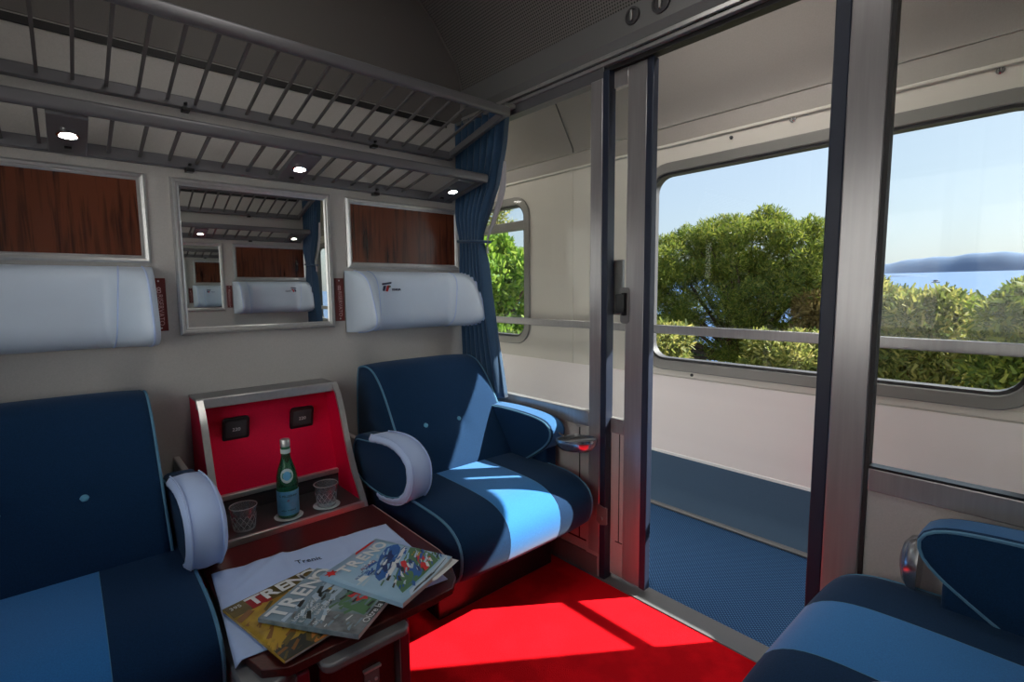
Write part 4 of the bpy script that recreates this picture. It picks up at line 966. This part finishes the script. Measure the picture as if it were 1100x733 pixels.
cu3 = lambda u, v: .016*max(0, u-.35)**2*(1.6-v)
r, w, h = magazine('pale blue railway magazine with curled pages, topmost and rightmost of the three', (-1.098, -.853), (-.905, -.775), (-1.006, -1.100), z3, .012)
w = .205; h = .262
mag_body(r, w, h, .010, cu3, MG['sky']); th = .010
masthead(r, w, h, th, cu3, 'TRENO', .14, .93, .84, .050, MG['white'], .95)
art(r, w, h, th, cu3, [(.55, .96), (.95, .965), (.9, .99), (.6, .995)], MG['red'], 2)
art(r, w, h, th, cu3, [(-.0+.09+.09*math.cos(a)*(1 if i % 2 else .5), .93+.06*math.sin(a)*(1 if i % 2 else .5)) for i, a in enumerate([2*PI*k/12 for k in range(12)])], MG['red'], 2)
mtext(r, w, h, th, cu3, 'ALTA VELOCITA', .30, .70, .014, MG['crimson'], 3); mtext(r, w, h, th, cu3, 'in Europa', .12, .64, .012, MG['blue'], 3)
art(r, w, h, th, cu3, [(.22, .42), (.40, .40), (.92, .60), (1.0, .70), (.86, .76), (.62, .70), (.28, .52)], MG['blue'], 2)
art(r, w, h, th, cu3, [(.36, .47), (.48, .46), (.80, .60), (.84, .68), (.66, .66), (.40, .54)], MG['navy'], 3)
art(r, w, h, th, cu3, [(.30, .36), (1.0, .56), (1.0, .60), (.26, .40)], MG['white'], 3)
art(r, w, h, th, cu3, [(.15, .10), (.9, .10), (1, .34), (1, .52), (.5, .38), (.3, .3)], MG['green'], 2); art(r, w, h, th, cu3, [(.30, .13), (.6, .12), (.78, .34), (.6, .40), (.34, .30)], MG['blue'], 3)
art(r, w, h, th, cu3, [(.62, .12), (.74, .12), (.94, .36), (.84, .38)], MG['red'], 4); art(r, w, h, th, cu3, [(.48, .28), (.58, .28), (.72, .42), (.66, .45)], MG['red'], 4)
clutter(r, w, h, th, cu3, 40, (.05, .9, .38, .78), ['sky', 'pale', 'white', 'sky'], 7, 1, .07, .3); clutter(r, w, h, th, cu3, 60, (.2, .98, .1, .42), ['blue', 'navy', 'green', 'pale', 'red', 'white', 'dark'], 8, 4, .05, .5)
clutter(r, w, h, th, cu3, 30, (.25, .95, .5, .72), ['blue', 'navy', 'steel', 'blue'], 9, 3, .05, .25); clutter(r, w, h, th, cu3, 16, (.84, .98, .3, .42), ['gold', 'pale', 'yellow'], 10, 5, .03, .5)
for q in range(5):   # lifted, fanned inner pages at the right hand edge
    build(MB().grid(lambda u, v: ((.55+.45*u)*w+.0035*q*u, v*h*.99-.003*q, .002*q+cu3(.55+.45*u, v)*(1-.12*q)-.004*u*q*.4), 8, 5), 'page', M['white'], r, smooth=60, recalc=False)
art(r, w, h, th, cu3, [(.14, .0), (1, .0), (1, .07), (.14, .07)], MG['pale'], 3); art(r, w, h, th, cu3, [(.2, .018), (.95, .018), (.95, .045), (.2, .045)], MG['dark'], 4)

# =================================================================== CURTAIN
def curtain(mirror=False):
    lab = 'blue pleated curtain gathered in the corner beside the right headrest' if not mirror else 'blue pleated curtain in the opposite corner, seen in the mirror'
    r = thing('curtain', lab, 'curtain', (-.035, -.02, .66))
    zs = [.66, .75, .95, 1.15, 1.30, 1.385, 1.42, 1.50, 1.62, 1.80, 1.955]
    yr = [-.345, -.325, -.275, -.235, -.212, -.195, -.200, -.240, -.300, -.360, -.385]
    yl = [-.055, -.05, -.045, -.04, -.035, -.03, -.03, -.022, -.015, -.01, -.01]
    def fn(u, v):
        z = .66+1.295*v; a = np.interp(z, zs, yl); b = np.interp(z, zs, yr); y = a+(b-a)*u
        amp = .026 if abs(z-1.4) > .12 else .012+.014*abs(z-1.4)/.12
        ph = u*2*PI*7+.5*math.sin(v*5+u*3)
        x = -.040-amp*math.sin(ph)-.012*math.exp(-((z-1.5)/.12)**2)
        y += .006*math.cos(ph*1.0)
        return (x+.035, y+.02, z-.66)
    build(MB().grid(fn, 130, 46), 'curtain_cloth', M['curtain'], r, smooth=80, solid=.002)
    build(MB().box(-.03, .030, -.375, -.0, 1.283, 1.298), 'curtain_rail', M['alu_paint'], r, bevel=.002)
    # pale lining showing at the gathered outer edge
    def lin(u, v):
        z = 1.33+.40*v; b = np.interp(z, zs, yr)
        y = b-.002-.045*math.sin(PI*min(1, v*1.0))*u
        return (.012+.006*math.sin(u*5+v*4), y+.02, z-.66)
    build(MB().grid(lin, 8, 20), 'lining', M['strap'], r, smooth=80, solid=.002)
    build(MB().tube([(-.03, -.01, 1.398-.66), (-.046, -.06, 1.393-.66), (-.042, -.14, 1.388-.66), (-.01, -.19, 1.385-.66), (.028, -.19, 1.385-.66)], .007, 8), 'tieback', M['curtain'], r)
    return r
curtain()
c = curtain(True); c.scale = (1, -1, 1); c.location.y = S+.02

# =================================================================== OUTSIDE
CANT = math.tan(math.radians(1.55))
def terrain_h(x, y):
    d = max(0, x-4)
    base = -1.7-.085*d-.0009*d*d if d < 60 else -1.7-5.1-3.24-.25*(d-60)
    return base+.5*math.sin(x*.31+y*.23)*min(1, d/8)+.25*math.sin(x*.9-y*.7)
nt_ = 70
def tf(u, v):
    x = 2.2+88*u**1.6; y = -90+200*v; return (x, y, terrain_h(x, y))
gm = noise(mat('dry_hillside', (.16, .13, .05), .95), 1.5, 0, .6, .1, detail=8, col2=(.06, .085, .02))
rw = noise(mat('bounce_wall_pale', (.68, .67, .66), .9), 2, .25, .6, .05, detail=8)
wl = build(MB().box(-9.6, -9.0, -40, 40, -1.8, 5.5), 'bounce_wall', rw, smooth=0); wl['kind'] = 'structure'; wl['label'] = 'added pale wall beside the track, unseen, bouncing sun indoors'  # unseen wall added to bounce sunlight into the compartment
gr = build(MB().grid(tf, 60, 70), 'hillside_ground', gm, smooth=60, recalc=False); gr['kind'] = 'structure'; gr['label'] = 'dry scrubby slope falling to the sea'
g2 = build(MB().box(-60, 2.2, -60, 60, -1.9, -1.7), 'track_ground', noise(mat('grey_ballast', (.33, .31, .28), .95), 9, .5, .5, .05), smooth=0); g2['kind'] = 'structure'; g2['label'] = 'ground beside and below the carriage'
sm = mat('sea_water', (.06, .13, .27), .7, Specular_IOR_Level=.25); ntw = sm.node_tree; nn = ntw.nodes.new('ShaderNodeTexNoise'); nn.inputs['Scale'].default_value = .35; nn.inputs['Detail'].default_value = 6
tcw = ntw.nodes.new('ShaderNodeTexCoord'); mpw = ntw.nodes.new('ShaderNodeMapping'); mpw.inputs['Scale'].default_value = (.5, 1.4, 1); ntw.links.new(tcw.outputs['Object'], mpw.inputs[0]); ntw.links.new(mpw.outputs[0], nn.inputs['Vector'])
bw = ntw.nodes.new('ShaderNodeBump'); bw.inputs['Strength'].default_value = .5; bw.inputs['Distance'].default_value = .5; ntw.links.new(nn.outputs[0], bw.inputs['Height']); ntw.links.new(bw.outputs[0], ntw.nodes['Principled BSDF'].inputs['Normal'])
def sf(u, v):
    x = 40+3900*u**2; y = -2500+6500*v; return (x, y, -19+CANT*x)
se = build(MB().grid(sf, 40, 30), 'sea', sm, smooth=60, recalc=False); se['kind'] = 'structure'; se['label'] = 'blue sea beyond the trees'
# far headland
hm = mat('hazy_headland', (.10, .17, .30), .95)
def hill(x, y0, y1, h0, seed, label, depth=260):
    rnd = np.random.RandomState(seed); ph = rnd.rand(6)*6.28
    def fn(u, v):
        y = y0+(y1-y0)*v; e = math.sin(PI*min(1, max(0, v)))**.35
        hh = h0*e*(.75+.14*math.sin(v*9+ph[0])+.07*math.sin(v*23+ph[1])+.04*math.sin(v*61+ph[2])+.025*math.sin(v*140+ph[3]))
        xx = x+depth*(u-.5); return (xx, y, -19+CANT*xx-2+hh*math.sin(PI*u))
    o = build(MB().grid(fn, 8, 160), 'headland', hm, smooth=60, recalc=False); return tag(o, label, 'hill')
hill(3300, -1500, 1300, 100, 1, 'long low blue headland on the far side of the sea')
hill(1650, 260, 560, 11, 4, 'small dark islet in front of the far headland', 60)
def boat(x, y, label, s=1):
    b = thing('boat', label, 'boat', (x, y, -19+CANT*x), .9)
    build(MB().add([(-6*s, 0, 1.4*s), (6*s, 0, 1.8*s), (0, 1.6*s, 1.2*s), (0, -1.6*s, 1.2*s), (-5*s, 0, -.3), (5*s, 0, -.3), (-4*s, 1.3*s, 1.2*s), (-4*s, -1.3*s, 1.2*s)], [(0, 6, 2, 1, 3, 7), (1, 2, 5), (1, 5, 3), (2, 6, 4, 5), (3, 5, 4, 7), (0, 4, 6), (0, 7, 4)]), 'hull', M['white'], b, smooth=0)
    build(MB().box(-2*s, 2*s, -1*s, 1*s, 1.2*s, 3.2*s), 'cabin', M['alu_paint'], b, bevel=.1)
    return b
boat(420, 52, 'small white boat on the sea, left of the window corner'); boat(900, 135, 'tiny boat far out near the headland', 1.3)

def leaf_mat(name, c1, c2, c3):
    m = mat(name, c1, .7); nt = m.node_tree; N = nt.nodes.new; L = nt.links.new; b = nt.nodes['Principled BSDF']
    g = N('ShaderNodeNewGeometry'); cr = N('ShaderNodeValToRGB'); L(g.outputs['Random Per Island'], cr.inputs[0])
    e = cr.color_ramp.elements; e[0].color = (*c1, 1); e[1].color = (*c3, 1); e2 = e.new(.5); e2.color = (*c2, 1)
    L(cr.outputs[0], b.inputs['Base Color'])
    tr = N('ShaderNodeBsdfTranslucent'); L(cr.outputs[0], tr.inputs[0]); mx = N('ShaderNodeMixShader'); mx.inputs[0].default_value = .45
    L(b.outputs[0], mx.inputs[1]); L(tr.outputs[0], mx.inputs[2]); L(mx.outputs[0], nt.nodes['Material Output'].inputs[0]); return m
M['pine'] = leaf_mat('pine_needles', (.07, .11, .015), (.16, .22, .03), (.34, .34, .06))
M['scrub'] = leaf_mat('scrub_leaves', (.09, .13, .03), (.24, .27, .06), (.46, .40, .12))
M['olive_leaf'] = leaf_mat('bright_leaves', (.06, .15, .02), (.17, .32, .03), (.36, .46, .08))
M['dry_leaf'] = leaf_mat('dry_leaves', (.16, .12, .04), (.30, .21, .07), (.42, .33, .13))
M['bark'] = noise(mat('grey_brown_bark', (.12, .085, .06), .95), 12, .5, .5, .03, stretch=(1, 1, .2))
def foliage(clumps, n_per, size, seed, asp=3.0, up=.3):
    """leaf cards in clumps: each card one thin quad"""
    rs = np.random.RandomState(seed); V = []
    for (c, rad) in clumps:
        n = int(n_per*(rad[0]*rad[1]*rad[2])**(.6)/(.5**1.8)) if False else n_per
        d = rs.normal(size=(n, 3)); d /= np.linalg.norm(d, axis=1)[:, None]; rr = rs.rand(n)**.35
        p = np.array(c)+d*rr[:, None]*np.array(rad)
        t = d*.8+rs.normal(size=(n, 3))*.6+np.array([0, 0, up]); t /= np.linalg.norm(t, axis=1)[:, None]
        s = np.cross(t, rs.normal(size=(n, 3))); s /= np.linalg.norm(s, axis=1)[:, None]
        L_ = size*(.6+.8*rs.rand(n))[:, None]; w_ = L_/asp
        q = np.stack([p-s*w_*.5, p+s*w_*.5, p+t*L_+s*w_*.25, p+t*L_-s*w_*.25], 1); V.append(q.reshape(-1, 3))
    V = np.concatenate(V).astype(np.float32); nq = len(V)//4
    me = bpy.data.meshes.new('foliage'); me.vertices.add(len(V)); me.vertices.foreach_set('co', V.ravel())
    me.loops.add(nq*4); me.loops.foreach_set('vertex_index', np.arange(nq*4, dtype=np.int32)); me.polygons.add(nq)
    me.polygons.foreach_set('loop_start', np.arange(0, nq*4, 4, dtype=np.int32)); me.update(); return me
CAMP = Vector((-1.541, -2.09, 1.16))
def at(az, dist):
    a = math.radians(az); return CAMP.x+dist*math.cos(a), CAMP.y+dist*math.sin(a)
def elev(e, dist): return 1.16+dist*math.tan(math.radians(e))
def tree(nm, label, cat, az, dist, clumps, seed, leaf, npc, size, asp=3, group=None, trunk=True):
    """clumps: (azimuth, elevation, extra distance, radius across, radius up) placed round the tree's own centre"""
    x0, y0 = at(az, dist); zb = terrain_h(x0, y0) if x0 > 2.2 else -1.7
    r = thing(nm, label, cat, (x0, y0, zb), 0, group); cl = []
    for (a, e, dd, ra, ru) in clumps:
        x, y = at(a, dist+dd); cl.append(((x-x0, y-y0, elev(e, dist+dd)-zb), (ra, ra, ru)))
    me = foliage(cl, npc, size, seed, asp); me.materials.append(leaf); o = bpy.data.objects.new('foliage', me); link(o, r); o['kind'] = 'stuff'
    if trunk:
        rs = random.Random(seed); top = max(c[0][2] for c in cl); mid = Vector((0, 0, top*.35))
        build(MB().tube([(0, 0, -.3), (.05, .08, top*.18), tuple(mid)], [.17, .14, .12], 10), 'trunk', M['bark'], r)
        for c, rad in cl[::9]:
            c = Vector(c); k = mid.lerp(c, .5)+Vector((rs.uniform(-.15, .15), rs.uniform(-.15, .15), rs.uniform(-.1, .2)))
            build(MB().tube([mid-Vector((0, 0, .1)), k, c], [.07, .045, .015], 6), 'branch', M['bark'], r)
    return r
rs = random.Random(5)
def crown(az0, az1, top, bottom, n, ra, ru, rs, gap=None, deep=1.2):
    out = []
    for i in range(n):
        a = rs.uniform(az0, az1); t = top(a); e = rs.uniform(bottom(a), t)
        if gap and gap(a, e): continue
        out.append((a, e, rs.uniform(-deep, deep), ra*rs.uniform(.7, 1.2), ru*rs.uniform(.7, 1.2)))
    # make sure the silhouette is reached
    k = 26
    for i in range(k):
        a = az0+(az1-az0)*(i+.5)/k; out.append((a, top(a)-rs.uniform(-.5, .5), rs.uniform(-deep*.5, deep*.5), ra*.5, ru*.9))
    return out
ptop = lambda a: float(np.interp(a, [14.5, 16, 17.5, 20, 22, 23.2, 25, 28, 30, 32.5, 35, 37], [3.6, 4.2, 5.4, 6.0, 7.2, 6.2, 6.2, 5.9, 5.4, 4.3, 3.2, 1.0]))
pbot = lambda a: -8.5
gp = lambda a, e: (26.2 < a < 28.2 and -5 < e < -3) or (25 < a < 29 and e < -7.2)
tree('pine_tree', 'big dark green umbrella pine in the middle of the wide window', 'tree', 24, 15, crown(15.4, 36.5, ptop, pbot, 420, .40, .27, rs, gp), 3, M['pine'], 430, .085, 4)
tree('pine_tree', 'thin pale green pine at the right edge of the doorway view', 'tree', 16, 22, crown(13.6, 17.5, lambda a: 3.6 if a > 14.5 else 1.0, lambda a: -3, 30, .6, .35, rs), 8, M['pine'], 300, .17, 5)
btop = lambda a: float(np.interp(a, [2, 3, 4.5, 6, 8, 10, 12, 13.5, 15, 20], [-1.0, -1.2, -2.6, -2.6, -1.9, -2.2, -1.4, -.2, .2, -3]))
bi = 0
for (a0, a1, nm, lab, lf, d) in ((10.2, 14.5, 'bush', 'tall yellow green bush beside the right door post, outside the window', 'scrub', 13),
                               (7.2, 10.6, 'bush', 'pale green bush in the middle of the right hand window', 'scrub', 12),
                               (4.2, 7.6, 'bush', 'grey green bush below the boat, outside the window', 'scrub', 14),
                               (0.0, 4.4, 'bush', 'dark bush at the right hand corner of the window', 'pine', 11),
                               (-6, 0.4, 'bush', 'bush beyond the right edge of the view', 'scrub', 12)):
    tree(nm, lab, 'bush', (a0+a1)/2, d, crown(a0, a1, btop, lambda a: -11, 60, .42, .32, rs, deep=.8), 20+bi, M[lf], 260, .11, 2.6, trunk=False); bi += 1
tree('bush', 'dry orange brown bush at the foot of the pine', 'bush', 17.2, 14, crown(15.0, 18.8, lambda a: -1.6, lambda a: -6, 26, .34, .25, rs, deep=.5), 40, M['dry_leaf'], 220, .11, 3, trunk=False)
tree('bush', 'low yellow green bush under the handrail, right half of the doorway', 'bush', 18, 11, crown(14.5, 23, lambda a: -6, lambda a: -14, 50, .34, .3, rs, deep=.7), 41, M['scrub'], 260, .10, 2.6, trunk=False)
tree('bush', 'low dark bush under the handrail at the left end of the wide window', 'bush', 33, 10, crown(29.5, 36, lambda a: -5.5, lambda a: -15, 50, .32, .3, rs, deep=.6), 42, M['scrub'], 260, .10, 2.6, trunk=False)
tree('broadleaf_tree', 'bright yellow green tree outside the narrow window by the curtain', 'tree', 50, 12, crown(44, 58, lambda a: 3.2 if a < 49 else 4.4, lambda a: -9, 110, .45, .35, rs, deep=1.2), 50, M['olive_leaf'], 330, .12, 2.2)
tree('broadleaf_tree', 'tall thin leaved tree top behind the yellow green tree', 'tree', 52, 18, crown(49.5, 58, lambda a: 11, lambda a: 2, 36, .6, .5, rs, deep=1.2), 51, M['scrub'], 160, .13, 2.2)

# ------------------------------------------------------------------ groups of alike things
GROUPS = dict(luggage_rack='luggage racks on the two seat walls', reading_light='reading lights in the lower luggage racks', wood_panel='framed wood panels over the headrests',
    wall_mirror='mirrors on the two seat walls', headrest='white padded headrests', red_plate='dark red plates beside the headrests', armchair_seat='blue velvet armchair seats',
    glass_tumbler='cut glass tumblers on the cabinet shelf', coaster='coasters on the cabinet shelf', magazine='railway magazines on the table', curtain='blue corner curtains',
    coat_hook='chrome coat hooks above the corridor window', wall_screw='small screws in the corridor wall', header_dial='dials in the door header', fill_lamp='added fill lamps, unseen',
    bush='bushes outside the corridor windows', pine_tree='pines outside the wide window', broadleaf_tree='trees outside the narrow window', headland='land across the sea', boat='boats on the sea')
for o in scn.objects:
    k = o.name.split('.')[0]
    if o.parent is None and 'category' in o and k in GROUPS: o['group'] = GROUPS[k]
